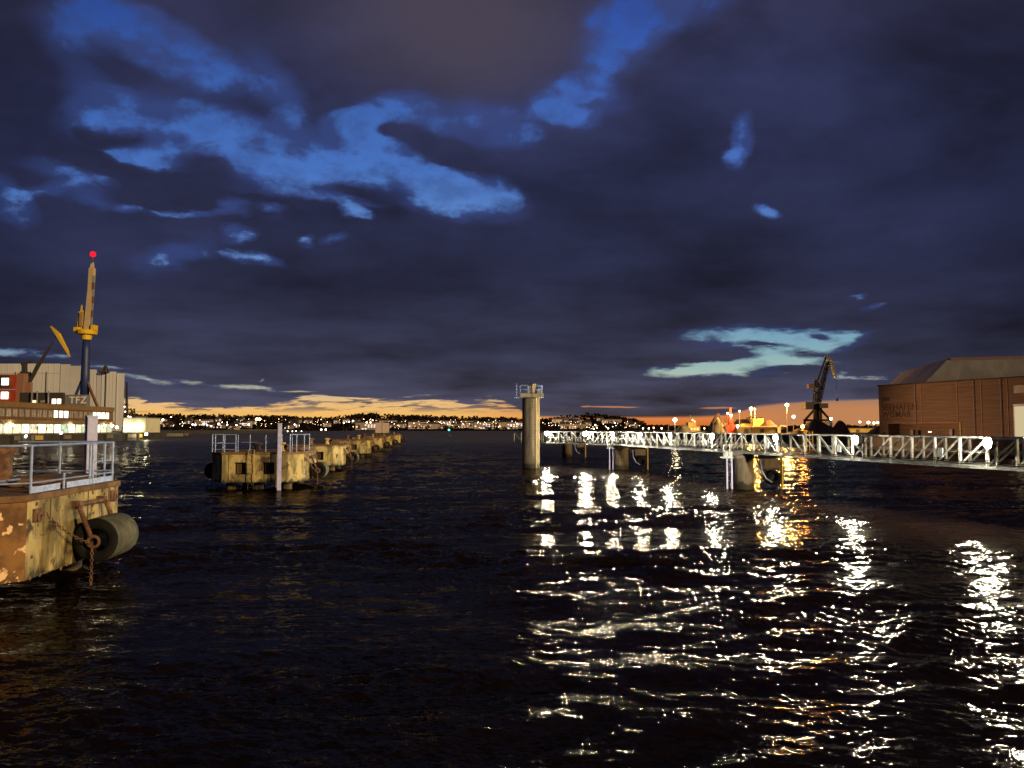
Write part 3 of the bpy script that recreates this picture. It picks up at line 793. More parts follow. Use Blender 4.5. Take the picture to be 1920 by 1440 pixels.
# ------------------------------------------------------------------ round piers that carry the walkway
def pier(label, loc, rz=0.0):
    t = thing('walkway_pier', label, 'pier', loc, rz, 'round piers under the walkway')
    m = MB(); m.lathe([(.70, -5), (.70, 1.95), (.74, 1.97), (.74, 2.2)], 32); m.build('column', M['pier_conc'], t, smooth=True)
    MB().box(-.85, 2.6, -.6, 1.2, 2.2, 2.33).build('head_beam', M['dark_steel'], t, bevel=.01)
    m = MB(); m.box(-1.45, -.75, -.55, .2, 2.02, 2.10); m.bar((-1.4, -.5, 2.1), (-1.4, -.5, 2.9), .05); m.bar((-1.0, -.5, 2.1), (-1.0, -.5, 2.9), .05); m.bar((-1.45, -.5, 2.9), (-.75, -.5, 2.9), .05)
    m.build('side_platform', M['white_steel'], t)
    [MB().box(a_, b_, -.6, -.52, 2.1, 2.5).build('junction_box', M['white_steel'], t) for a_, b_ in ((-1.38, -1.12), (-1.04, -.86))]
    for x in (-1.2, -.88): MB().tube((x, -.5, -4), (x, -.5, 2.05), .05, n=8).build('thin_pipe', M['blue_steel'], t)
    MB().box(1.35, 2.4, -.15, .15, 1.35, 1.95).build('fender_panel', M['pier_conc'], t, bevel=.03)
    MB().bar((.6, 0, 2.05), (2.7, 0, 2.12), .14, .14).build('top_arm', M['dark_steel'], t)
    m = MB(); m.tube((2.55, -.1, -4), (2.55, -.1, 2.0), .075, n=10); m.path([(2.55, -.1, 2.0), (2.42, -.1, 2.16), (2.2, -.1, 2.2)], .07, 8); m.build('yellow_guide_pole', M['yellow_paint'], t)
    f = MB(); f.lathe([(.22, 0), (.45, 0), (.50, .05), (.50, .85), (.45, .9), (.22, .9), (.2, .45)], 24, Matrix.Translation((1.9, -.45, .75)) @ Matrix.Rotation(-math.pi / 2, 4, 'X'), closed=True)
    f.build('rubber_fender', M['rubber'], t, smooth=True)
    m = MB(); m.path([(1.05, -.3, 1.9), (1.1, -.45, 1.2), (1.35, -.5, .7), (1.75, -.5, .45)], .06, 6); m.build('strap', M['galv'], t)
    m = MB(); m.path([(.85, -.2, 2.0), (.95, -.3, 1.6), (1.3, -.3, 1.95)], .05, 6); m.build('chain', M['rust'], t)
    return t
p1 = pier('largest round pier under the walkway, with yellow guide pole and hanging pipes', (gx(1391, 51.4), 51.4, 0))
copy_tree(p1, 'second round pier with yellow guide pole, midway along the walkway', (gx(1164, 75.5), 75.5, 0))
copy_tree(p1, 'smallest round pier with yellow guide pole, just right of the tower', (gx(1063, 108), 108, 0), skip=('side_platform', 'junction_box', 'thin_pipe'))
copy_tree(p1, 'round pier under the near end of the walkway beyond the right edge', (wl(28.6).x + .9, 28.0, 0))

# ------------------------------------------------------------------ text helper
def lettering(body, name, mat_, parent, loc, size, rot, extrude=.02, offset=0.0, spacing=1.0):
    cu_ = bpy.data.curves.new(name, 'FONT'); cu_.body = body; cu_.size = size; cu_.extrude = extrude; cu_.offset = offset
    cu_.space_character = spacing; cu_.align_x = 'LEFT'
    cu_.materials.append(mat_)
    tmp = bpy.data.objects.new(name, cu_); COL.objects.link(tmp)
    me = bpy.data.meshes.new_from_object(tmp.evaluated_get(bpy.context.evaluated_depsgraph_get()))
    me.materials.clear(); me.materials.append(mat_)
    bpy.data.objects.remove(tmp)
    o = bpy.data.objects.new(name, me); COL.objects.link(o); o.parent = parent
    o.location = loc; o.rotation_euler = rot
    return o

# ------------------------------------------------------------------ right quay: wooden hall
H0 = Vector((73.0, 153.0, 0)); H1 = Vector((87.8, 116.0, 0))     # wall facing the water, left end to right end
rzh = math.atan2(H1.y - H0.y, H1.x - H0.x)
HL = (H1 - H0).length
wood = mat('wooden_cladding', (.15, .105, .068), (.10, .07, .048), 0.75, scale=2.2, streak=(.12, .12, 3.0), lo=.35, hi=.6, c3=(.20, .135, .09), c3t=(.50, .7), c3scale=.12)
t = thing('wooden_hall', 'long brown plank-clad harbour hall with dark lettering and a dark recess below', 'building', (H0.x, H0.y, 2.4), rzh)
ZH = 10.0
m = MB()
# the wall is laid in overlapping boards so that it shows horizontal lines
xr0, xr1, zr = 2.1, 17.6, 2.55
nb = 40
for k in range(nb):
    z0, z1 = ZH * k / nb, ZH * (k + 1) / nb
    zc = (z0 + z1) / 2
    spans = [(0, xr0), (xr1 + .15, HL)] if zc < zr else [(0, HL)]
    for a_, b_ in spans: m.add([(a_, -.05, z0), (b_, -.05, z0), (b_, 0, z1), (a_, 0, z1), (a_, -.05, z0), (b_, -.05, z0), (b_, .0, z0), (a_, .0, z0)], [(0, 1, 2, 3), (4, 7, 6, 5)])
m.box(0, xr0, .01, 26, 0, ZH - .01); m.box(xr1 + .15, HL, .01, 26, 0, ZH - .01); m.box(xr0, xr1 + .15, .01, 26, zr, ZH - .01)
m.box(xr0, xr1 + .15, 3.0, 26, 0, zr - .01)
m.build('plank_wall', wood, t)
m = MB()
for x in (9.8, 17.2, 21.8, 26.5): m.box(x - .07, x + .07, -.11, -.05, (zr if x < xr1 else 0), ZH)
m.box(-.1, HL, -.14, -.05, ZH - .05, ZH + .18); m.box(xr0 - .1, xr1 + .2, -.12, -.05, zr, zr + .12)
m.build('cover_strip', mat('strip', (.26, .16, .10), (.18, .11, .07), .7), t)
MB().box(xr1, xr1 + .16, -.18, .1, 0, 2.6).build('corner_post', M['yellow_paint'], t)
MB().box(.8, 1.5, -.09, -.055, 0, .9).build('door', M['dark_steel'], t)
m = MB(); m.box(27.6, 33.6, -.10, -.055, 7.4, 8.7); m.build('upper_window', mat('grey_pane', (.22, .22, .20), (.14, .14, .13), .4, scale=1), t)
m = MB(); m.box(27.45, 27.6, -.16, -.055, 0, 5.6); m.box(27.6, 36.0, -.16, -.055, 5.2, 5.6); m.build('door_frame', M['galv'], t)
MB().box(27.6, 36.0, -.12, -.055, 0, 5.2).build('roller_door_glow', emit('roller_door_glow', (1.0, .80, .46), .62, False), t)  # roller door; the lamplight falling on it is put in as emission
dark_paint = mat('dark_sign_paint', (.050, .034, .024), None, .8)
lettering('SEEHAFEN', 'lettering', dark_paint, t, (.75, -.075, 5.15), 1.72, (R(90), 0, 0), .015, .022, 1.05)
lettering('WISMAR', 'lettering', dark_paint, t, (.75, -.075, 3.75), 1.72, (R(90), 0, 0), .015, .022, 1.05)
m = MB()
for k in range(3):   # small flag-like emblem above the words
    x = .8 + k * .62
    m.add([(x, -.08, 7.65), (x + .58, -.08, 7.65), (x + .42, -.08, 6.85), (x + .12, -.08, 6.95)], [(0, 1, 2, 3)])
m.build('emblem', dark_paint, t)
MB().box(.75, 6.2, -.09, -.07, 3.28, 3.36).build('underline', dark_paint, t)
m = MB()
for x in (8.6, 20.5, 25.4): m.tube((x, -.2, 0 if x > xr1 else zr), (x, -.2, ZH), .07, n=6)
m.build('downpipe', M['housing'], t)
m = MB(); m.tube((-.1, -.24, ZH + .02), (HL, -.24, ZH + .02), .11, n=6); m.build('gutter', M['dark_steel'], t)
# things in the recess
m = MB()
m.box(6.3, 6.9, 1.0, 1.6, 0, 1.3); m.box(14.6, 15.2, 1.0, 1.6, 0, 1.4)
m.build('recess_column', M['housing'], t)
m = MB(); m.box(10.3, 10.9, .9, 1.0, .85, 1.0); m.build('recess_light', M['L_pink_far'], t)
# hall roof behind
t = thing('roof_hall', 'large pale grey shed with slanted end rising behind the wooden hall', 'building', (0, 0, 0))
Zr = 178.0
pal = mat('pale_metal_sheet', (.30, .27, .24), (.22, .20, .18), .55, scale=.25, streak=(1, 1, .3))
def pxz(px, py, Z): return (gx(px, Z), gz(py, Z))
outline = [pxz(1742, 720, Zr), pxz(1744, 712, Zr), pxz(1783, 671, Zr)]
m = MB()
a_ = [Vector((gx(1738, Zr), Zr, 2.4)), Vector((gx(1738, Zr), Zr, gz(716, Zr))), Vector((gx(1783, Zr), Zr, gz(671, Zr))), Vector((gx(1783, Zr) + 45, Zr - 22, gz(671, Zr) - .6)), Vector((gx(1738, Zr) + 52, Zr - 24, 2.4))]
bk = [v + Vector((12, 46, 0)) for v in a_]
m.add(a_ + bk, [(4, 3, 2, 1, 0), (5, 6, 7, 8, 9), (0, 1, 6, 5), (1, 2, 7, 6), (2, 3, 8, 7), (3, 4, 9, 8)])
m.build('shed_body', pal, t)
d = (a_[3] - a_[2]).normalized(); nrm_ = Vector((d.y, -d.x, 0)).normalized()
if nrm_.y > 0: nrm_ = -nrm_
m = MB()
p0, p1_ = a_[2] + nrm_ * .3, a_[3] + nrm_ * .3
m.add([p0, p1_, p1_ + Vector((0, 0, -1.9)), p0 + Vector((0, 0, -1.4)) + d * .7, p0 - nrm_ * .25, p1_ - nrm_ * .25, p1_ - nrm_ * .25 + Vector((0, 0, -1.9)), p0 - nrm_ * .25 + Vector((0, 0, -1.4)) + d * .7],
      [(3, 2, 1, 0), (4, 5, 6, 7), (0, 1, 5, 4), (3, 7, 6, 2), (0, 4, 7, 3), (1, 2, 6, 5)])
m.build('eaves_fascia', mat('reddish_fascia', (.36, .22, .17), (.28, .17, .13), .6), t)
m = MB()
q = a_[2] + nrm_ * .12 + Vector((0, 0, -1.5))
m.add([q + d * .9, q + d * 4.6, q + d * 4.2 + Vector((0, 0, -5.5)), q + d * 2.0 + Vector((0, 0, -5.5))], [(3, 2, 1, 0)])
m.build('end_panel', mat('light_panel', (.42, .40, .34), (.36, .34, .29), .5), t)

# ------------------------------------------------------------------ right quay: slewing harbour crane
def P3(px, py, Z): return at(px, py, Z)
Zc = 250.0
BLK = mat('dark_crane_steel', (.010, .009, .010), (.02, .014, .012), .8, scale=2, spec=.2)  # near-black base colour for the crane
t = thing('harbour_crane', 'dark slewing harbour crane with bent lattice jib standing on the right quay', 'crane', (gx(1533, Zc), Zc, 2.4))
o0 = Vector(t.location)
c_ = lambda px, py, dy=0: at(px, py, Zc + dy) - o0
def lattice(m, p, q, w0, w1, n, r, wy=None):
    p = Vector(p); q = Vector(q); a, b, d, L = m.frame(p, q)
    cor = []
    for i in range(n + 1):
        tt = i / n; c = p.lerp(q, tt); w = w0 + (w1 - w0) * tt
        cor.append([c + a * sx * w / 2 + b * sy * w / 2 for sx, sy in ((-1, -1), (1, -1), (1, 1), (-1, 1))])
    for i in range(n):
        for k in range(4):
            m.bar(cor[i][k], cor[i + 1][k], r)
            k2 = (k + 1) % 4
            m.bar(cor[i][k], cor[i + 1][k2] if i % 2 else cor[i + 1][k], r * .8) if i % 2 else m.bar(cor[i][k2], cor[i + 1][k], r * .8)
            m.bar(cor[i][k], cor[i][k2], r * .8)
    return m
for sx in (-1, 1):
    for sy in (-4, 4):
        m = MB(); m.bar(c_(1533 + sx * 5, 767, sy * .4), c_(1533 + sx * 24, 788, sy), .55, .55); m.bar(c_(1533 + sx * 24, 788, sy), c_(1533 + sx * 26, 813, sy), .6, .6)
        m.bar(c_(1533 + sx * 3, 770, sy * .4), c_(1533 + sx * 7, 790, sy), .35); m.build('portal_leg', BLK, t)
m = MB()
for sy in (-4, 4): m.bar(c_(1508, 788, sy), c_(1558, 788, sy), .7, .7)
m.bar(c_(1508, 788, -4), c_(1508, 788, 4), .6); m.bar(c_(1558, 788, -4), c_(1558, 788, 4), .6); m.build('portal_beam', BLK, t)
m = MB(); m.tube(c_(1533, 790), c_(1533, 765), 1.4, n=12); m.build('slewing_column', BLK, t)
rustp = mat('ochre_machinery_house', (.030, .022, .015), (.022, .016, .012), .7, scale=.6)
m = MB(); A_ = c_(1511, 767, -2); B_ = c_(1528, 754, 2); m.box(A_.x, B_.x, -2, 2, A_.z, B_.z); m.build('machinery_house', rustp, t, bevel=.1)
m = MB(); A_ = c_(1534, 765, -2); B_ = c_(1541, 757, 2); m.box(A_.x, B_.x, -3.2, -1.2, A_.z, B_.z); o = m.build('driver_cabin', rustp, t, bevel=.1)
m = MB(); lattice(m, c_(1531, 765), c_(1531.5, 717), 2.0, 1.0, 7, .24); m.bar(c_(1531, 717), c_(1527, 713), .8); m.build('tower_frame', BLK, t)
m = MB(); m.bar(c_(1534, 753), c_(1552, 680), .7, .9, .5, .6); lattice(m, c_(1534, 753), c_(1552, 680), 1.5, .8, 9, .16); m.build('boom', BLK, t)
m = MB(); m.bar(c_(1531, 719), c_(1549.5, 667), .45, .45); m.build('tie_bar', BLK, t)
m = MB(); lattice(m, c_(1549.5, 667), c_(1558, 680), .7, 1.1, 3, .28); lattice(m, c_(1558, 680), c_(1567, 709), 1.1, .4, 6, .22); m.bar(c_(1550, 668), c_(1553, 681), .4); m.bar(c_(1553, 680), c_(1558, 680), .4)
m.build('jib', mat('grey_jib', (.10, .10, .10), None, .6), t)
m = MB(); A_ = c_(1515, 728); B_ = c_(1525, 720); m.box(A_.x, B_.x, -1, 1, A_.z, B_.z); m.bar(c_(1524, 723), c_(1537, 712), .5); m.build('counterweight', mat('rusty_counterweight', (.06, .022, .015), None, .7), t)
m = MB(); m.tube(c_(1567, 709), c_(1570, 748), .05, n=5); m.tube(c_(1569.6, 747), c_(1569.8, 752), .35, n=8); m.build('hook_rope', BLK, t)

# ------------------------------------------------------------------ right quay: heaps, sheds, lamps, ship
def heap(label, px, py_top, halfw_px, Z, cmat, depth=None, cat='heap', grp='bulk heaps on the right quay', sharp=1.0):
    w = halfw_px * Z / F; h = gz(py_top, Z) - 2.4; dpt = depth or w
    m = MB(); n = 26; K = 9
    rnd = random.Random(px)
    ph = [rnd.uniform(0, 6.28) for _ in range(6)]
    vs = []
    for k in range(K + 1):
        rr = 1 - k / K
        for i in range(n):
            a = 2 * math.pi * i / n
            wob = 1 + .07 * math.sin(3 * a + ph[0]) + .05 * math.sin(7 * a + ph[1] + k) + .03 * math.sin(13 * a + ph[2] + 2 * k)
            zz = h * (1 - rr ** sharp) * (1 + .04 * math.sin(5 * a + ph[3] + k))
            vs.append((w * rr * wob * math.cos(a), dpt * rr * wob * math.sin(a), zz))
    fs = [(k * n + i, k * n + (i + 1) % n, (k + 1) * n + (i + 1) % n, (k + 1) * n + i) for k in range(K) for i in range(n)]
    m.add(vs, fs)
    o = m.build('bulk_heap', cmat, smooth=True); o.location = (gx(px, Z), Z, 2.4)
    tag(o, label, cat, grp); return o
ore = mat('brown_ore', (.16, .085, .045), (.10, .05, .03), .95, scale=.6, bump=.3, bscale=1.5)
salt = mat('grey_bulk', (.20, .19, .15), (.14, .13, .10), .95, scale=.5, bump=.2, bscale=1.2)
heap('tall grey dome-shaped heap under the glowing conveyor peak', 1346, 779, 22, 268, salt, sharp=1.9)
heap('low grey rounded heap beside the moored ship', 1281, 797, 16, 292, salt, sharp=2.2)
heap('orange-lit heap right of the yellow-lit building', 1440, 788, 26, 275, ore, sharp=1.5)
heap('dark sloping ore heap below the harbour crane', 1528, 786, 46, 236, ore, 9, sharp=1.1)
heap('small brown heap right of the harbour crane', 1574, 789, 17, 232, ore, sharp=2.0)
heap('low brown heap touching the left end of the wooden hall', 1648, 800, 22, 215, ore, sharp=1.6)

tall_conv = thing('conveyor', 'peaked conveyor frame glowing over the grey heap', 'conveyor', (gx(1346, 262), 262, 2.4)); o0 = Vector(tall_conv.location)
cc = lambda px, py: at(px, py, 262) - o0
om = mat('orange_steel', (.55, .22, .06), (.40, .15, .05), .6)
m = MB(); lattice(m, cc(1337, 793), cc(1346, 776), .5, .4, 5, .14); lattice(m, cc(1346, 776), cc(1359, 797), .5, .4, 6, .14); m.bar(cc(1359, 797), cc(1364, 812), .4); m.build('arm', om, tall_conv)
m = MB(); m.bar(cc(1338, 792), cc(1336, 812), .35); m.bar(cc(1352, 786), cc(1352, 812), .3); m.build('leg', om, tall_conv)

red = mat('red_steel', (.50, .06, .03), (.36, .05, .03), .6)
t = thing('mobile_crane', 'red lattice mobile crane mast between the grey heap and the yellow-lit building', 'crane', (gx(1371, 266), 266, 2.4)); o0 = Vector(t.location)
cc = lambda px, py: at(px, py, 266) - o0
m = MB(); lattice(m, cc(1370, 800), cc(1369, 764), 1.1, .5, 9, .16); m.build('mast', red, t)
m = MB(); lattice(m, cc(1371, 797), cc(1363, 780), .8, .5, 5, .14); m.build('jib', red, t)
m = MB(); m.box(-2.2, 2.2, -1.6, 1.6, .5, 2.8); m.box(-2.6, 2.6, -1.8, 1.8, 0, .5); m.build('undercarriage', red, t)

yel = mat('yellow_render', (.60, .45, .12), (.50, .36, .10), .8, scale=.5)
def shed(label, x0, x1, ytop, Z, mt, depth=10, roof=0.0, grp=None):
    t = thing('quay_shed', label, 'shed', (gx((x0 + x1) / 2, Z), Z, 2.4), 0, grp)
    w = (x1 - x0) * Z / F / 2; h = gz(ytop, Z) - 2.4
    MB().box(-w, w, 0, depth, 0, h).build('wall', mt, t)
    m = MB(); m.add([(-w - .2, -.3, h), (w + .2, -.3, h), (w + .2, depth + .3, h), (-w - .2, depth + .3, h), (-w - .2, depth / 2, h + .4 + roof), (w + .2, depth / 2, h + .4 + roof)], [(0, 1, 5, 4), (4, 5, 2, 3), (0, 4, 3), (1, 2, 5), (3, 2, 1, 0)])
    m.build('roof', M['dark_steel'], t)
    n = max(1, int(w / 2.5)); 
    for k in range(n):
        x = -w + (k + .5) * 2 * w / n
        MB().box(x - .7, x + .7, -.05, -.01, .05, min(h * .7, 2.4)).build('door', mat('door%d' % k, (.2, .13, .05), None, .7) if False else M['rust'], t)
    return t
shed('tall yellow-lit block with flat roof on the right quay', 1411, 1431, 784, 282, yel, 8)
shed('long low yellow-lit shed along the right quay edge', 1384, 1472, 801, 262, yel, 6)
shed('yellow-lit lean-to left of the tall yellow block', 1388, 1412, 794, 284, yel, 8, 1.2)
shed('orange-lit low shed beyond the crane near the hall', 1594, 1646, 803, 300, yel, 6)
shed('pinkish low store behind the crane legs', 1540, 1562, 793, 262, mat('pink_render', (.45, .30, .26), None, .8), 8)
shed('small white cabin on the quay under the sodium lamps', 1463, 1474, 800, 255, M['white_steel'], 3)

def mast_lamp(label, px, py, Z, base_z=2.4, kind='s', r=.32, double=False, power=None, grp='lamp masts on the right quay', name='lamp_mast'):
    zt_ = gz(py, Z)
    t = thing(name, label, 'lamp mast', (gx(px, Z), Z, base_z), 0, grp)
    h = zt_ - base_z
    m = MB(); m.tube((0, 0, 0), (0, 0, h + .3), .14, .08, 8); m.bar((-.5, 0, h + .3), (.5, 0, h + .3), .1); m.build('mast', M['housing'], t)
    g = MB(); g.lathe([(.1, -r), (r * .8, -r * .6), (r, 0), (r * .8, r * .5), (.1, r * .8)], 12, Matrix.Translation((0, -.25, h))); g.build('lamp_glass', M[{'s': 'L_sodium', 'w': 'L_quay', 'f': 'L_white_far', 'o': 'L_warm_far'}[kind]], t, smooth=True)
    if kind == 's': glow(t, (0, -.25, h), r * 1.05, 2600, (1.0, .50, .12))
    if kind == 'w': glow(t, (0, -.25, h), r * 1.05, 130, (1.0, .90, .62))
    return t
mast_lamp('tall sodium lamp mast with orange glow, left of the harbour crane', 1475, 759, 274, r=.66)
mast_lamp('sodium lamp mast with orange glow above the yellow block', 1408, 766, 262, r=.62)
mast_lamp('thin lamp mast right beside the glowing sodium mast', 1415, 767, 264, kind='o', r=.3)
mast_lamp('small white lamp on a thin mast between sodium masts', 1386, 771, 280, kind='f', r=.35)
mast_lamp('short mast with white lamp left of the red crane', 1364, 775, 285, kind='f', r=.4)
mast_lamp('white lamp in front of the red crane mast', 1370, 779, 258, kind='w', r=.35)
mast_lamp('small white lamp mast left of the harbour crane legs', 1487, 781, 262, kind='f', r=.55)
mast_lamp('white lamp at the right leg of the harbour crane', 1557, 785, 244, kind='f', r=.45)
mast_lamp('lamp mast far right, leftmost of the four near the wooden hall', 1611, 791, 330, kind='f', r=.42)
mast_lamp('lamp mast far right, second of the four near the wooden hall', 1627, 792, 330, kind='f', r=.6)
mast_lamp('warm lamp mast, third of the four near the wooden hall', 1637, 793, 330, kind='o', r=.55)
mast_lamp('lamp mast touching the left edge of the wooden hall', 1644, 792, 330, kind='f', r=.5)
mast_lamp('white lamp standing behind the walkway by the large pier', 1382, 799, 232, kind='w', r=.33)
mast_lamp('brilliant lamp on the deck of the moored ship', 1265, 787, 300, kind='w', r=.75, name='ship_lamp')
for k, (px, py) in enumerate([(1216, 803), (1225, 802), (1240, 803), (1296, 802), (1306, 803), (1320, 803), (1205, 803)]):
    mast_lamp('tiny lamp on the low far quay behind the walkway', px, py, 340, kind='o' if k % 2 else 'f', r=.3, grp='tiny lamps on the far quay')

# low far quay behind the walkway
mb = MB(); mb.prism([(40, 345), (gx(1050, 470), 470), (gx(1000, 700), 700), (240, 700), (110, 420), (60, 340)], -6, 1.9)
struct(mb.build('quay_ground', QW, bevel=.1), 'low far quay behind the walkway')

t = thing('moored_ship', 'small moored ship with orange-lit deckhouse at the end of the right quay', 'ship', (gx(1279, 318), 318, 0), R(8))
hull = MB()
st = [(-9, .2, 3.6), (-7.5, 1.9, 3.1), (-3, 2.5, 2.7), (4, 2.5, 2.6), (8.5, 1.8, 2.9), (9.3, 1.5, 3.0)]
vs = []
for x, w, z in st: vs += [(x, -w * .75, -1), (x, -w, z), (x, w, z), (x, w * .75, -1)]
fs = []
for i in range(len(st) - 1):
    a = i * 4; b = a + 4
    fs += [(a, b, b + 1, a + 1), (a + 1, b + 1, b + 2, a + 2), (a + 2, b + 2, b + 3, a + 3)]
fs += [(0, 1, 2, 3), (23, 22, 21, 20)]
hull.add(vs, fs); hull.build('hull', M['dark_steel'], t)
m = MB(); m.box(1, 7, -1.8, 1.8, 2.6, 4.8); m.box(2, 5.5, -1.4, 1.4, 4.8, 6.4); m.build('deckhouse', yel, t, bevel=.08)
m = MB()
for k in range(4): m.box(1.6 + k * 1.3, 2.3 + k * 1.3, -1.84, -1.805, 3.4, 4.1)
m.build('window', M['L_win'], t)
m = MB(); m.bar((3.5, 0, 6.4), (3.5, 0, 9.5), .2); m.bar((-6, 0, 3), (-6, 0, 7), .18); m.bar((2.4, 0, 8.3), (4.6, 0, 8.3), .12); m.build('mast', M['housing'], t)
m = MB(); m.lathe([(.1, -.3), (.3, 0), (.1, .3)], 10, Matrix.Translation((4.2, -.5, 7.4))); m.lathe([(.1, -.25), (.25, 0), (.1, .25)], 10, Matrix.Translation((5.1, -.5, 6.8))); m.build('deck_lamp', M['L_warm_far'], t)

# yellow quay ladder under the low sodium lamp, nearer than the quay: a mooring post, moved out to light the hall
t = thing('mooring_post', 'yellow-painted post with ladder, sodium lamp and added floodlight, standing in the water behind the walkway', 'mooring post', (gx(1504, 138), 138, 0))
m = MB(); m.tube((0, 0, -4), (0, 0, 3.4), .7, n=16); m.tube((0, 0, 3.4), (0, 0, 3.6), .85, n=16); m.build('post', M['yellow_paint'], t)
m = MB()
for x in (.9, 1.5): m.bar((x, -.7, -.5), (x, -.7, 3.4), .12)
for k in range(9): m.bar((.9, -.7, .2 + .36 * k), (1.5, -.7, .2 + .36 * k), .06)
m.build('ladder', M['yellow_paint'], t)
m = MB(); m.tube((0, 0, 3.6), (0, 0, 4.5), .06, n=8); m.box(-.1, .45, -.25, .25, 4.55, 4.62); m.build('lamp_bracket', M['housing'], t)
m = MB(); m.lathe([(.08, -.3), (.26, -.18), (.32, 0), (.2, .2), (.08, .25)], 12, Matrix.Translation((-.1, -.25, 4.3))); m.build('lamp_glass', M['L_post'], t, smooth=True); glow(t, (-.1, -.25, 4.3), .34, 260, (1.0, .36, .08))
added_spot = bpy.data.lights.new('floodlight', 'SPOT'); added_spot.energy = 24000; added_spot.color = (1.0, .50, .22); added_spot.spot_size = R(110); added_spot.spot_blend = 1.0; added_spot.shadow_soft_size = .25  # spot added to wash the hall wall with orange light
fo = bpy.data.objects.new('floodlight', added_spot); COL.objects.link(fo); fo.parent = t; fo.location = (.6, 0, 4.6)
fo.rotation_euler = (Vector((gx(1504, 138) + .6, 138, 4.6)) - Vector((80, 133, 6.5))).to_track_quat('Z', 'Y').to_euler()

# ------------------------------------------------------------------ left shore: low shop building with the sign
B0 = Vector((-131.0, 150.0, 2.4)); B1_ = Vector((-135.8, 262.0, 2.4))
dB = (B1_ - B0); LB_ = dB.length; rzb = math.atan2(dB.y, dB.x)
t = thing('quay_building', 'long low brown waterfront building with lit glass ground floor and window row above', 'building', B0, rzb)
# local x runs along the front, away from the camera; local -y faces the water
brown = mat('brown_cladding', (.14, .075, .028), (.10, .052, .02), .75, scale=.5)
m = MB(); m.box(0, LB_, .3, 24, 0, 3.1); m.box(0, LB_, 0, 24, 3.1, 8.6); m.build('wall', brown, t)
m = MB(); m.box(-.2, LB_ + .2, -.35, 24, 7.25, 8.65); m.build('roof_fascia', mat('fascia_brown', (.20, .115, .045), (.15, .085, .03), .7), t)
m = MB(); m.box(-.2, LB_ + .2, -.45, -.0, 2.95, 3.9); m.build('canopy', mat('canopy_brown', (.15, .085, .03), None, .7), t)
winmat = mat('dim_window_glass', (.34, .30, .26), (.22, .20, .20), .25, scale=.6)
first = {}
x = 31.0
k = 0
while x < LB_ - 2:
    lit = 75.5 <= x <= 83.0 or x > LB_ - 14
    key = 'L' if lit else 'D'
    if key not in first:
        o = MB().box(-.95, .95, -.06, -.005, 4.75, 6.75).build('window', M['L_win_bright'] if lit else winmat, t)
        MB().bar((0, -.08, 4.75), (0, -.08, 6.75), .06).build('glazing_bar', brown, o); first[key] = o
        o.location = (x, 0, 0)
    else:
        copy_tree(first[key], loc=(x, 0, 0), parent=t)
    x += 2.85; k += 1
# glass ground floor: lit shop bays, each with its own tone
bays = [('.95,.85,.35', 1.6), ('.9,.9,.55', 2.2), ('.95,.75,.45', 1.2), ('.6,.85,.5', 1.0), ('.95,.9,.6', 2.0), ('.75,.85,.45', .9), ('.95,.88,.5', 1.4)]
bm_ = []
for i, (c, s_) in enumerate(bays):
    mm = bpy.data.materials.new('lit_shop_glass'); mm.use_nodes = True; N = NT(mm.node_tree); mm.node_tree.nodes.clear()
    out = N.n('ShaderNodeOutputMaterial'); e = N.n('ShaderNodeEmission')
    tcn = N.n('ShaderNodeTexCoord'); oi = N.n('ShaderNodeObjectInfo')
    Pp = N.vmath('ADD', N.vmath('MULTIPLY', tcn.outputs['Object'], (1.0, 1.0, .55)), N.scale(oi.outputs['Location'], 1.7))
    nf = N.noise(Pp, 1.3, 3, .6)
    # goods and shelving behind the panes
    colr = N.ramp(nf, [(.32, (.10, .06, .03, 1)), (.45, tuple(float(v) for v in c.split(',')) + (1,)), (.6, (1.0, .95, .75, 1)), (.72, (.25, .45, .25, 1))])
    N.l(colr, e.inputs[0]); e.inputs[1].default_value = s_; N.l(e.outputs[0], out.inputs[0]); mm.cycles.emission_sampling = 'NONE'
    bm_.append(mm)
x = 20.0; k = 0
while x < LB_ - 3:
    MB().box(x + .08, x + 3.9, .22, .28, .25, 2.75).build('shop_window', bm_[(k * 5 + k // 3) % 7], t)
    x += 4.0; k += 1
m = MB()
for i in range(24): m.box(19.9 + 4 * i, 20.06 + 4 * i, .1, .3, 0, 2.95)
m.build('mullion', brown, t)
for xx, rr in ((54, .5), (66.5, .22), (73, .22), (84, .45), (91, .22), (98, .5), (105, .4), (110, .5)):
    m = MB(); m.lathe([(.05, -rr), (rr, -rr * .3), (rr, rr * .2), (.1, rr * .5)], 10, Matrix.Translation((xx, -.75, 2.55))); m.build('canopy_lamp', M['L_quay'] if rr > .3 else M['L_win_bright'], t)
    if rr > .3: glow(t, (xx, -.75, 2.45), rr * 1.02, 50, (1.0, .92, .66))
# sign block on the roof
sgn = mat('grey_sign_board', (.16, .15, .17), None, .7)
sb_ = thing('roof_sign', 'dark grey sign block with pale letters TFZ on the roof of the waterfront building', 'sign', (0, 0, 0))
a_ = at(118, 760, 250); b_ = at(160, 740, 250)
MB().box(a_.x, b_.x, 250, 253, 11.06, gz(740, 250)).build('board', sgn, sb_)
lettering('TFZ', 'lettering', mat('pale_letters', (.75, .70, .66), None, .6), sb_, (gx(129.5, 250), 249.93, gz(756, 250)), 3.1, (R(90), 0, 0), .04, .04, 1.1)
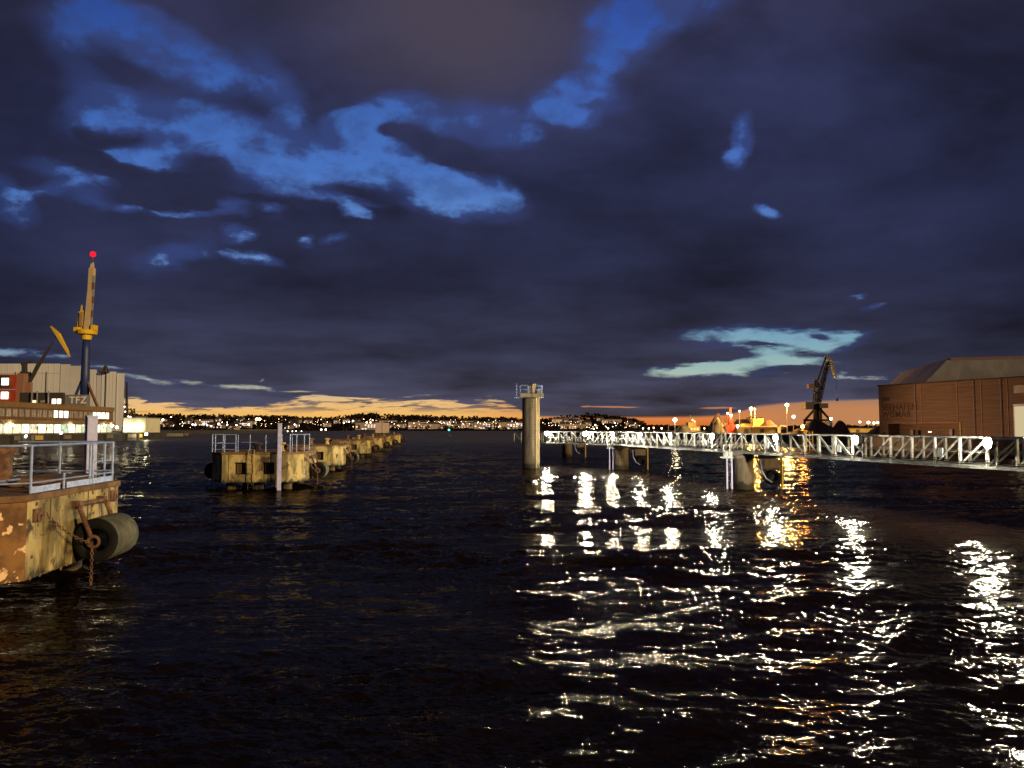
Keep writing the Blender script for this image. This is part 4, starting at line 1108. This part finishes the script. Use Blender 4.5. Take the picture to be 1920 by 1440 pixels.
# dark roof storey
t = thing('roof_storey', 'dark set-back upper storey with two bright windows left of the TFZ sign', 'building', (0, 0, 0))
a_ = at(54, 756, 242); b_ = at(117, 734, 242)
MB().box(a_.x - 3, b_.x, 242, 243.5, 11.1, gz(736, 242)).build('wall', M['dark_steel'], t)
for px, w_, mt in ((60, 10, 'L_win'), (76, 8, None), (97.5, 7, 'L_win_bright'), (107, 7, 'L_win_bright')):
    MB().box(gx(px, 242), gx(px + w_, 242), 241.9, 241.98, gz(757, 242) if mt == 'L_win_bright' else gz(755, 242), gz(748, 242) if mt == 'L_win_bright' else gz(750.5, 242)).build('window', M[mt] if mt else winmat, t)
m = MB()
for px in (59, 69, 90): m.bar((gx(px, 241), 241, 11.1), (gx(px, 241), 241, gz(733, 241)), .3)
m.build('roof_post', M['housing'], t)
# red block
t = thing('red_building', 'red and orange block with two bright stacked windows at the left edge', 'building', (0, 0, 0))
redw = mat('red_wall', (.36, .045, .015), (.28, .035, .012), .7, scale=.4); orw = mat('pale_orange_wall', (.28, .14, .09), (.22, .11, .07), .7)
zr_ = 268.0
m = MB(); m.box(gx(-70, zr_), gx(28, zr_), zr_, zr_ + 4, 2.4, gz(702, zr_)); m.build('wall', redw, t)
m = MB(); m.box(gx(28, zr_) + .02, gx(40, zr_), zr_ + .5, zr_ + 3, 2.4, gz(700, zr_)); m.box(gx(40, zr_)+.02, gx(50, zr_), zr_ + 1.5, zr_ + 3, 2.4, gz(716, zr_)); m.build('side_wall', orw, t)
m = MB(); m.box(gx(-70, zr_), gx(16, zr_), zr_ - .12, zr_ - .01, gz(727, zr_), gz(704, zr_)); m.build('dark_band', M['dark_steel'], t)
m = MB(); m.box(gx(-70, zr_), gx(28, zr_), zr_ - .3, zr_ - .13, gz(731.5, zr_), gz(729.5, zr_)); m.build('ledge', M['galv'], t)
for py in (715, 741):
    o = MB().box(gx(2, zr_), gx(15, zr_), zr_ - .25, zr_ - .14, gz(py + 7, zr_), gz(py - 6, zr_)).build('window', M['L_win_bright'], t)
    MB().box(gx(8.5, zr_), gx(9, zr_), zr_ - .3, zr_ - .26, gz(py + 7, zr_), gz(py - 6, zr_)).build('glazing_bar', M['dark_steel'], o)

# white shipyard hall
t = thing('shipyard_hall', 'huge pale beige shipyard hall with vertical strips behind the left waterfront', 'building', (0, 0, 0))
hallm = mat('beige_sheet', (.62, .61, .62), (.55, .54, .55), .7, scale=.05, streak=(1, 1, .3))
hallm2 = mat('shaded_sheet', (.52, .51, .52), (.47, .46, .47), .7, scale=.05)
ZH_ = 430.0
def hb(x0, x1, yt, dz0, mt, nm='wall', z0=2.4, dep=50):
    return MB().prism([(gx(x0, ZH_), ZH_ - dz0), (gx(x1, ZH_), ZH_ - dz0), (gx(x1, ZH_ + dep), ZH_ + dep), (gx(x0, ZH_ + dep), ZH_ + dep)], z0, gz(yt, ZH_)).build(nm, mt, t)
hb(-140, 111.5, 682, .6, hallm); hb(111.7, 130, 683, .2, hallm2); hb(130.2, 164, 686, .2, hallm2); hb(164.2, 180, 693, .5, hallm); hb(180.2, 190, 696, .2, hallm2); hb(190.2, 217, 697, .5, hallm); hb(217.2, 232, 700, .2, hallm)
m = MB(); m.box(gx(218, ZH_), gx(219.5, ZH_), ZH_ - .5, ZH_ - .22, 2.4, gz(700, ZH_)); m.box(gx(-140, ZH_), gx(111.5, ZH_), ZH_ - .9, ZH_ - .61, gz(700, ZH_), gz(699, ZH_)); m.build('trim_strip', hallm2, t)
m = MB()
for px in range(-20, 110, 11): m.box(gx(px, ZH_), gx(px, ZH_) + .25, ZH_ - .72, ZH_ - .61, 20, gz(684, ZH_))
for px in (170, 175, 198, 205, 211): m.box(gx(px, ZH_), gx(px, ZH_) + .2, ZH_ - .62, ZH_ - .51, 12, gz(701, ZH_))
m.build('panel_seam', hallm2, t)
m = MB()
for px in (30, 88, 200): m.tube((gx(px, ZH_), ZH_ - 1.1, 10), (gx(px, ZH_), ZH_ - 1.1, gz(697, ZH_)), .3, n=6)
m.build('downpipe', M['housing'], t)
m = MB(); lattice(m, at(197, 698, 428), at(198, 685, 428), 3.2, .6, 3, .5); m.build('roof_mast', M['dark_steel'], t)

# white low store with wall lamps
t = thing('white_store', 'low pale flat-roofed store with upward wall lights at the end of the left quay', 'building', (0, 0, 0))
zs2 = 292.0
MB().box(gx(232, zs2), gx(274, zs2), zs2, zs2 + 12, 2.4, gz(784, zs2)).build('wall', mat('white_render', (.62, .60, .44), (.55, .53, .40), .8, scale=.3), t)
m = MB(); m.box(gx(232, zs2) - .2, gx(274, zs2) + .2, zs2 - .2, zs2 + 12, gz(784, zs2), gz(784, zs2) + .25); m.build('roof_edge', M['housing'], t)
for px in (223, 241, 262):
    m = MB(); m.lathe([(.1, -.5), (.45, -.4), (.5, 0), (.3, .35), (.1, .5)], 12, Matrix.Translation((gx(px, zs2), zs2 - 1.1, gz(801, zs2)))); m.build('wall_lamp', M['L_quay'], t); glow(t, (gx(px, zs2), zs2 - 1.1, gz(801, zs2)), .53, 40, (1.0, .95, .65))
mast_lamp('bright lamp with a reflection at the outer corner of the left quay', 276, 814, 258, base_z=1.8, kind='w', r=.5, grp='lamps on the left quay')
mast_lamp('bright lamp low on the left quay near the picture edge', 50, 818, 200, base_z=1.8, kind='w', r=.4, grp='lamps on the left quay')
mast_lamp('bright lamp low on the left quay below the shop windows', 117, 812, 222, base_z=1.8, kind='w', r=.32, grp='lamps on the left quay')
# pallets and rubber fenders on the quay edge
for k, (px, wpx, Z, mt) in enumerate([(38, 14, 195, M['pier_conc']), (89, 17, 204, M['yellow_paint']), (134, 16, 217, M['pier_conc']), (208, 14, 240, M['pier_conc']), (242, 16, 254, M['pier_conc']), (266, 7, 260, M['yellow_paint'])]):
    t = thing('quay_fender_block', ['pale block on the left quay face near the edge lamp', 'yellowish block on the left quay face', 'pale block below the shop windows', 'pale block under the end of the brown building', 'pale block below the white store', 'yellow block beside the outer corner lamp'][k], 'fender block', (-125.7 if px < 270 else gx(px, Z), Z, 0), 0, 'blocks along the left quay face')
    w_ = wpx * Z / F
    lenY = wpx * Z * Z / (125.7 * F)
    MB().box(-.3, .5, -lenY / 2, lenY / 2, .9, 2.1).build('block', mt, t, bevel=.08)
    m = MB(); m.box(-.35, .55, -lenY / 2 - .1, -lenY / 2 + .3, -.5, 2.2); m.build('timber_post', M['dark_steel'], t)

# tall shipyard crane
Zk = 320.0
t = thing('shipyard_crane', 'very tall crane with blue column, yellow ring, raised jib and red top lamp', 'crane', (gx(158, Zk), Zk, 2.4)); o0 = Vector(t.location)
k_ = lambda px, py, dy=0: at(px, py, Zk + dy) - o0
blue = mat('blue_crane_paint', (.018, .035, .14), (.014, .028, .10), .5); yp = mat('crane_yellow', (.72, .46, .02), (.62, .38, .02), .5, scale=.3); cream = mat('cream_jib', (.52, .40, .26), (.46, .35, .22), .6, scale=.2)
m = MB(); m.lathe([(1.75, k_(158, 748).z), (1.7, k_(158, 700).z), (1.5, k_(158, 660).z), (1.35, k_(158, 637).z)], 20); m.build('column', blue, t, smooth=True)
for sx, sy in ((-1, -5), (1, -5), (-1, 5), (1, 5)):
    m = MB(); m.bar(k_(158 + sx * 4, 712), k_(158 + sx * 27, 768, sy), .8, .8); m.bar(k_(158 + sx * 27, 768, sy), k_(158 + sx * 29, 806, sy), .9); m.build('portal_leg', M['rust'] if sx > 0 and sy < 0 else blue, t)
m = MB(); m.tube(k_(158, 748), k_(158, 806), 1.9, n=16); m.build('lower_column', blue, t)
m = MB(); z1_ = k_(158, 637).z; z2_ = k_(158, 627).z; z3_ = k_(158, 619).z
m.lathe([(1.9, z1_), (2.2, z2_ - .3), (3.9, z2_), (4.2, z3_ - .5), (3.6, z3_)], 16); m.build('slewing_ring', yp, t)
m = MB(); m.box(-4.2, -2.2, -2.5, -.3, z3_ - .8, z3_ + 1.0); m.box(2.6, 4.2, -2, 1, z3_ - .4, z3_ + 2.0); m.build('machinery_box', yp, t, bevel=.1)
m = MB(); m.bar(k_(164, 621), k_(170.5, 545), 2.5, 2.2, 2.1, 1.9); m.bar(k_(170.5, 545), k_(173, 503), 2.1, 1.9, 2.3, 1.6); m.bar(k_(171.5, 503), k_(172, 494), 1.2, 1.0, .7, .6); m.bar(k_(174.8, 503), k_(174.5, 492), .8, .8, .5, .5); m.build('jib', cream, t, bevel=.1)
for i in range(8):
    py0, py1 = 517 + i * 13, 530 + i * 13
    fx = lambda y: 176.5 - (y - 503) * .055
    MB().bar(k_(fx(py0), py0, -.6), k_(fx(py1), py1, -.6), .9, .7).build('jib_band', [M['white_steel'], M['rust']][i % 2], t)
m = MB(); lattice(m, k_(151, 617), k_(153, 585), 1.6, 1.4, 6, .3); m.bar(k_(151, 600), k_(153.5, 572), .9, .7, .4, .4); m.bar(k_(153, 585), k_(161, 583), .5); m.bar(k_(153, 600), k_(162, 598), .6); m.build('gantry_mast', yp, t)
m = MB(); m.box(k_(152, 605).x, k_(158, 605).x, -1.6, .8, k_(152, 612).z, k_(152, 586).z); m.build('driver_cabin', mat('tan_cabin', (.34, .22, .08), (.28, .18, .07), .6), t, bevel=.12)
m = MB(); m.bar(k_(174, 494), k_(174.2, 481), .35); m.build('lamp_pole', M['rust'], t)
lp_ = k_(174.3, 476.5)
m = MB(); m.lathe([(.3, -1.2), (1.05, -.7), (1.15, 0), (1.0, .7), (.3, 1.15)], 14, Matrix.Translation(lp_)); m.build('warning_lamp', M['L_red'], t, smooth=True)

# second, smaller crane
t = thing('slewing_crane', 'smaller dark crane with tapered yellow jib head, standing before the shipyard hall', 'crane', (gx(47, 300), 300, 2.4)); o0 = Vector(t.location)
k_ = lambda px, py, dy=0: at(px, py, 300 + dy) - o0
m = MB(); m.bar(k_(50, 812), k_(49, 706), 2.6, 2.6, 1.8, 1.8); m.build('tower', mat('brown_tower', (.16, .12, .09), (.11, .085, .065), .7, scale=.3), t)
m = MB(); m.bar(k_(46, 706), k_(46, 679), 1.5, 1.5); m.bar(k_(41, 684), k_(60, 676), 1.3, .9, .6, .6); m.box(k_(43, 700).x, k_(53, 700).x, -2, 2, k_(43, 706).z, k_(43, 697).z); m.build('head_frame', M['dark_steel'], t)
m = MB(); m.bar(k_(55, 718), k_(72, 684), .9, .9, 1.3, 1.1); m.bar(k_(72, 684), k_(100, 640), 1.3, 1.1, .35, .35); m.build('boom', M['dark_steel'], t)
m = MB(); m.bar(k_(95.5, 612), k_(109, 627), .5, .5, 1.9, 1.2); m.bar(k_(109, 627), k_(126, 658), 1.9, 1.2, 1.0, .8); m.bar(k_(126, 658), k_(131, 669), 1.0, .8, .3, .3); m.build('jib_head', yp, t)
m = MB(); m.tube(k_(100, 641), k_(107, 626), .12, n=5); m.tube(k_(60, 677), k_(97, 614), .08, n=5); m.build('stay_rope', M['dark_steel'], t)

# lattice mast at the right end of the hall
t = thing('lattice_mast', 'dark lattice mast with small lamps at the right corner of the shipyard hall', 'mast', (gx(238, 400), 400, 2.4)); o0 = Vector(t.location)
k_ = lambda px, py: at(px, py, 400) - o0
m = MB(); lattice(m, k_(237.5, 812), k_(237.5, 716), 1.1, .5, 16, .22); m.build('mast', M['dark_steel'], t)
m = MB(); lattice(m, k_(242, 812), k_(243, 766), 5.0, 3.4, 7, .45); m.build('scaffold', M['dark_steel'], t)
m = MB()
for px, py in ((239, 763), (240, 772), (246, 781), (250, 782)): m.lathe([(.1, -.4), (.45, 0), (.1, .4)], 8, Matrix.Translation(k_(px, py) + Vector((0, -3, 0))))
m.build('work_lamp', M['L_pink_far'], t)

# ------------------------------------------------------------------ low spit and breakwater wall on the left
mb = MB(); mb.prism([(gx(290, 388), 388), (gx(353, 388), 388), (gx(345, 470), 470), (gx(380, 700), 700), (-650, 760), (-216, 470)], -6, 1.0)
struct(mb.build('spit_ground', LAND), 'dark low spit')
o = MB().box(gx(288, 387), gx(346, 387), 386, 388, -.5, gz(812.5, 387)).build('breakwater_wall', mat('pale_wall', (.26, .24, .17), (.20, .18, .13), .85, scale=.4), bevel=.08)
tag(o, 'low pale breakwater wall by the water right of the white store', 'wall')
o = MB().box(gx(347.5, 387), gx(353, 387), 386, 388, -.5, gz(812, 387)).build('wall_end_block', M['pier_conc'], bevel=.08); tag(o, 'short pale block at the right end of the breakwater wall', 'wall block')

# ------------------------------------------------------------------ far shore: land, woods, houses, lamps
def ridge_py(px):
    pts = [(-400, 786), (240, 779), (300, 782), (420, 783), (520, 785), (620, 788), (690, 780), (760, 783), (860, 786), (980, 789), (1020, 790), (1050, 786), (1100, 781), (1150, 784), (1185, 790), (1205, 797), (1230, 800), (1300, 801), (1700, 801), (2600, 799)]
    for (a, ya), (b, yb) in zip(pts[:-1], pts[1:]):
        if a <= px <= b: return ya + (yb - ya) * (px - a) / (b - a)
    return 798
ZS0, ZR = 1150.0, 2150.0
def land_z(px, Z):
    zr = 4 + (803 - ridge_py(px)) * ZR / F
    f = (Z - ZS0) / (ZR - ZS0)
    f = max(0.0, f)
    if f <= 1: return .4 + (zr * .80) * (f * f * (3 - 2 * f)) + zr * 0.0
    return .4 + zr * .80 - (f - 1) * 8
rnd = random.Random(7)
mb = MB(); vs = []; fs = []
NX, NY = 260, 22
for j in range(NY):
    Z = ZS0 + (ZR * 1.45 - ZS0) * j / (NY - 1)
    for i in range(NX):
        px = -700 + 3200 * i / (NX - 1)
        z = -1.0 if j == 0 else land_z(px, Z)
        vs.append((gx(px, Z), Z + (rnd.uniform(-20, 20) if j else 40 * math.sin(px * .012) + 20 * math.sin(px * .05)), z))
for j in range(NY - 1):
    for i in range(NX - 1):
        a = j * NX + i; fs.append((a, a + 1, a + NX + 1, a + NX))
mb.add(vs, fs); 
HILL = mat('dark_hill_ground', (.014, .011, .008), (.022, .016, .010), .95, scale=.01, spec=0.0)
struct(mb.build('hills', HILL, smooth=True), 'dark low hills of the far shore')
# woods along the crest and down the slopes: clumps of small leaf faces
def crown_cluster(m, c, rx, rz, n, rr, s):
    for _ in range(n):
        while True:
            p = Vector((rr.uniform(-1, 1), rr.uniform(-1, 1), rr.uniform(-1, 1)))
            if p.length <= 1: break
        p = Vector(c) + Vector((p.x * rx, p.y * rx, p.z * rz))
        a = Vector((rr.uniform(-1, 1), rr.uniform(-1, 1), rr.uniform(-.6, .6))).normalized() * s; b = a.cross(Vector((rr.uniform(-1, 1), rr.uniform(-1, 1), rr.uniform(-1, 1)))).normalized() * s * .8
        m.add([p - a, p + b, p + a, p - b], [(0, 1, 2, 3)])
WOOD = mat('dark_winter_woods', (.018, .012, .008), (.03, .018, .010), .95, scale=.05, spec=0.0)
m = MB()
rw = random.Random(21)
for i in range(1500):
    px = rw.uniform(-300, 2300)
    back = rw.random() < .62
    Z = ZR * rw.uniform(.90, 1.02) if back else rw.uniform(ZS0 + 30, ZR)
    zc = land_z(px, Z)
    zr = 4 + (803 - ridge_py(px)) * ZR / F
    h = (zr * .22 + rw.uniform(2, 7)) if back else rw.uniform(3, 8)
    if 1200 < px < 1700 and back: h = rw.uniform(1, 5)
    w = rw.uniform(9, 24) if back else rw.uniform(7, 14)
    crown_cluster(m, (gx(px, Z), Z, zc + h * .5), w, h * .62, 16 if back else 9, rw, 4.2 if back else 2.6)
o = m.build('far_woods', WOOD); tag(o, 'far woods covering the low hills', 'woods', kind='stuff')
# a few trees one can tell apart against the sky
for k, (px, py) in enumerate([(1180, 793), (1187, 791), (318, 776), (498, 779), (690, 778), (1018, 788)]):
    Z = 1900
    zt_ = gz(py, Z); zb_ = land_z(px, Z) - 1
    t = thing('tree', ['bare tree at the right foot of the wooded hill', 'rounder tree right of the wooded hill', 'tree crown sticking up over the left ridge', 'tree crown on the skyline above the railed dolphin', 'tree crown on the skyline above the third dolphin', 'tree crown on the skyline right of the tower'][k], 'tree', (gx(px, Z), Z, zb_), 0, 'single trees on the far skyline')
    h = zt_ - zb_
    MB().tube((0, 0, 0), (0, 0, h * .6), .9, .4, 6).build('trunk', WOOD, t)
    m = MB(); crown_cluster(m, (0, 0, h * .66), h * .42, h * .36, 90, rw, 1.6); m.build('crown', WOOD, t)

# houses
facades = [mat('facade_a', (.34, .27, .23), None, .8), mat('facade_b', (.24, .19, .16), None, .8), mat('facade_c', (.16, .13, .11), None, .8)]
def house_proto(name, w, h, d, roof, nw, nf, fac, litp, seed, lm='L_win'):
    rr = random.Random(seed)
    t = thing(name, 'x', 'house', (0, 0, 0), 0, 'houses on the far shore')
    MB().box(-w / 2, w / 2, 0, d, -3, h).build('wall', fac, t)
    m = MB(); m.add([(-w / 2 - .5, -.5, h), (w / 2 + .5, -.5, h), (w / 2 + .5, d + .5, h), (-w / 2 - .5, d + .5, h), (-w / 2 - .5, d / 2, h + roof), (w / 2 + .5, d / 2, h + roof)], [(0, 1, 5, 4), (4, 5, 2, 3), (0, 4, 3), (1, 2, 5), (3, 2, 1, 0)])
    m.build('roof', M['dark_steel'], t)
    for f in range(nf):
        for k in range(nw):
            if rr.random() < litp:
                x = -w / 2 + (k + .5) * w / nw; z = 1.0 + f * 3
                MB().box(x - w / nw * .30, x + w / nw * .30, -.3, -.1, z, z + 1.7).build('window', M[lm], t)
    return t
M['L_win_far'] = emit('far_window_glass', (1.0, .60, .36), .9, False)
M['L_win_far2'] = emit('far_window_glass_white', (1.0, .78, .62), 1.5, False)
protos = [house_proto('terraced_house', 16, 7, 10, 4, 4, 2, facades[1], .55, 1, 'L_win_far'), house_proto('apartment_block', 34, 12, 12, 2, 7, 3, facades[0], .55, 2, 'L_win_far2'),
          house_proto('gabled_house', 12, 6, 10, 5, 3, 2, facades[2], .5, 3, 'L_win_far2'), house_proto('long_block', 44, 9, 12, 1.5, 9, 2, facades[0], .5, 4, 'L_win_far')]
spots = []
rh = random.Random(11)
for i in range(30): spots.append((735 + i * 8.1 + rh.uniform(-2, 2), rh.choice([1, 1, 3, 3, 0]), 'pale'))
for i in range(34): spots.append((rh.uniform(250, 730), rh.choice([0, 0, 2, 2, 1]), 'mid'))
for i in range(16): spots.append((rh.uniform(1030, 1200), rh.choice([0, 2, 0, 3]), 'hill'))
used = set()
LBH = {(0, 'pale'): 'narrow terraced house in the pale lit quarter left of the tower', (1, 'pale'): 'pale apartment block with lit windows in the quarter left of the tower', (3, 'pale'): 'long pale block with lit windows in the quarter left of the tower',
       (0, 'mid'): 'terraced house with warm windows on the dark left shore', (1, 'mid'): 'apartment block with white windows on the dark left shore', (2, 'mid'): 'gabled house with white windows on the dark left shore',
       (0, 'hill'): 'terraced house below the wooded hill right of the tower', (2, 'hill'): 'gabled house below the wooded hill right of the tower', (3, 'hill'): 'long block below the wooded hill right of the tower'}
for (px, pi, zone) in spots:
    Z = rh.uniform(1330, 1500) if zone == 'pale' else rh.uniform(1250, 1850)
    z = land_z(px, Z); lb = LBH[(pi, zone)]
    loc = (gx(px, Z), Z, z)
    if pi not in used: used.add(pi); o = protos[pi]; o.location = loc; o['label'] = lb; o.rotation_euler = (0, 0, rh.uniform(-.4, .4))
    else: o = copy_tree(protos[pi], lb, loc, rh.uniform(-.5, .5))
    o['group'] = {'pale': 'pale lit blocks left of the tower', 'mid': 'houses on the dark left shore', 'hill': 'houses below the wooded hill'}[zone] + ' ' + ['terraced', 'apartment', 'gabled', 'long'][pi]

# street lamps of the far shore
lamp0 = {}
def far_lamp(px, py, Z, kind, r, label, grp):
    z = gz(py, Z); zb_ = max(land_z(px, Z), .4) if Z >= ZS0 else .8
    if z < zb_ + 1.5: z = zb_ + 1.5
    key = (kind, round(r, 2), round((z - zb_) / 3))
    h = (z - zb_)
    if key not in lamp0:
        t = thing('street_lamp', label, 'street lamp', (gx(px, Z), Z, zb_), 0, grp)
        MB().tube((0, 0, 0), (0, 0, h), .15, n=5).build('pole', M['dark_steel'], t)
        MB().lathe([(.1, -r), (r * .85, -r * .5), (r, 0), (r * .85, r * .5), (.1, r)], 8, Matrix.Translation((0, 0, h))).build('lamp_head', M[kind], t)
        lamp0[key] = t
    else:
        t = copy_tree(lamp0[key], label, (gx(px, Z), Z, zb_)); t['group'] = grp
    return t
KN = ['L_white_far', 'L_warm_far', 'L_pink_far']
rl = random.Random(5)
for i in range(95):
    px = rl.uniform(275, 730); py = rl.triangular(784, 804, 794)
    far_lamp(px, py, rl.uniform(1200, 1700), rl.choice(KN), rl.choice([.3, .42, .62]), 'distant street lamp on the dark left shore', 'distant street lamps on the left shore')
for i in range(110):
    px = rl.uniform(728, 976); py = rl.triangular(787, 803, 796)
    far_lamp(px, py, rl.uniform(1200, 1500), rl.choice(KN), rl.choice([.28, .38, .55]), 'distant street lamp among the pale blocks left of the tower', 'distant street lamps among the pale blocks')
for i in range(60):
    px = rl.uniform(1016, 1200); py = rl.triangular(790, 806, 800)
    far_lamp(px, py, rl.uniform(1200, 1500), rl.choice(KN), rl.choice([.28, .38, .55]), 'distant street lamp below the wooded hill', 'distant street lamps below the hill')
# brighter clusters that stand out
BIG = [(306, 787, 'L_warm_far', 2.6, 'large warm floodlight on the left shore beside the white store'), (321, 782, 'L_white_far', 1.4, 'white floodlight on the skyline right of the warm one'),
       (362, 796, 'L_white_far', 1.7, 'left of a pair of white floodlights by the shore'), (367, 797, 'L_white_far', 1.6, 'right of a pair of white floodlights by the shore'),
       (383, 795, 'L_white_far', 2.2, 'broad white floodlight left of the railed dolphin'), (389, 797, 'L_white_far', 1.8, 'second broad white floodlight left of the railed dolphin'), (397, 799, 'L_white_far', 1.4, 'small white floodlight left of the railed dolphin'),
       (411, 795, 'L_white_far', 2.3, 'strong white floodlight above the left end of the railed dolphin'), (427, 796, 'L_white_far', 1.4, 'white floodlight above the railing of the second dolphin'),
       (444, 797, 'L_white_far', 1.5, 'round white floodlight above the dolphin ladder'), (467, 796, 'L_white_far', 2.1, 'bright white floodlight just above the ladder dolphin'),
       (482, 786, 'L_warm_far', 3.4, 'wide yellow lit front high on the far slope'), (487, 786, 'L_warm_far', 3.4, 'right half of the wide yellow lit front on the slope'), (553, 797, 'L_white_far', 1.4, 'white floodlight right of the slim pile'),
       (645, 793, 'L_white_far', 1.2, 'paired tiny white floodlight left'), (655, 791, 'L_white_far', 1.5, 'tall white gleam left of the orange glow'), (662, 789, 'L_white_far', 1.3, 'white gleam nearest the orange glow'),
       (688, 792, 'L_warm_far', 1.9, 'orange glowing floodlight behind the dolphin row'), (695, 793, 'L_warm_far', 1.9, 'orange glowing floodlight left of the sign board'), (699, 788, 'L_warm_far', 1.3, 'small orange floodlight above the sign board'),
       (1113, 804, 'L_white_far', 1.6, 'white lit front behind the walkway left part'), (1140, 803, 'L_white_far', 1.5, 'white lit front behind the walkway below the hill'), (1116, 797, 'L_warm_far', 1.8, 'warm floodlight below the hill'), (1119, 802, 'L_warm_far', 1.4, 'lower warm floodlight below the hill'), (1153, 793, 'L_white_far', .9, 'single white lamp high on the wooded hill')]
for px, py, kd, r, lb in BIG: far_lamp(px, py, 1180, kd, r * .68, lb, 'bright floodlights on the far shore')

# lit landing stage in front of the left shore
t = thing('landing_stage', 'low lit landing stage with a row of white lamps beyond the railed dolphin', 'jetty', (0, 0, 0))
MB().box(gx(440, 720), gx(570, 720), 720, 735, -.5, .6).build('deck', LAND, t)
m = MB(); m.box(gx(441, 720), gx(528, 720), 728, 732, .6, 2.6); m.build('long_shelter', mat('lit_shelter', (.5, .42, .28), None, .8), t)
for px, r in [(457, .7), (463, .6), (469, .55), (474, .7), (481, .55), (493, .5), (501, .8), (505, .7), (512, .6), (518, .7), (540, .5), (549, .45), (556, .4), (566, .4)]:
    MB().lathe([(.1, -r), (r, 0), (.1, r)], 8, Matrix.Translation((gx(px, 718), 718, gz(810.5, 718) + 1.0))).build('deck_lamp', M['L_white_far'], t)
for px in (603, 611.5): far_lamp(px, 807, 1160, 'L_white_far', 1.2, 'one of two low white lamps at the waterline right of the dolphin railing', 'two low white waterline lamps')

# green light buoy
t = thing('light_buoy', 'small green light buoy in the open channel left of the tower', 'buoy', (gx(842, 430), 430, 0))
m = MB(); m.lathe([(1.0, -.6), (1.1, 0), (1.0, .5), (.5, .6)], 14); m.build('float', M['dark_steel'], t)
m = MB(); lattice(m, (0, 0, .5), (0, 0, 2.6), .8, .3, 3, .08); m.build('frame', M['dark_steel'], t)
m = MB(); m.lathe([(.15, -.3), (.42, -.2), (.5, .1), (.3, .4), (.1, .5)], 12, Matrix.Translation((0, 0, 3.0))); m.build('lantern', M['L_green'], t, smooth=True)
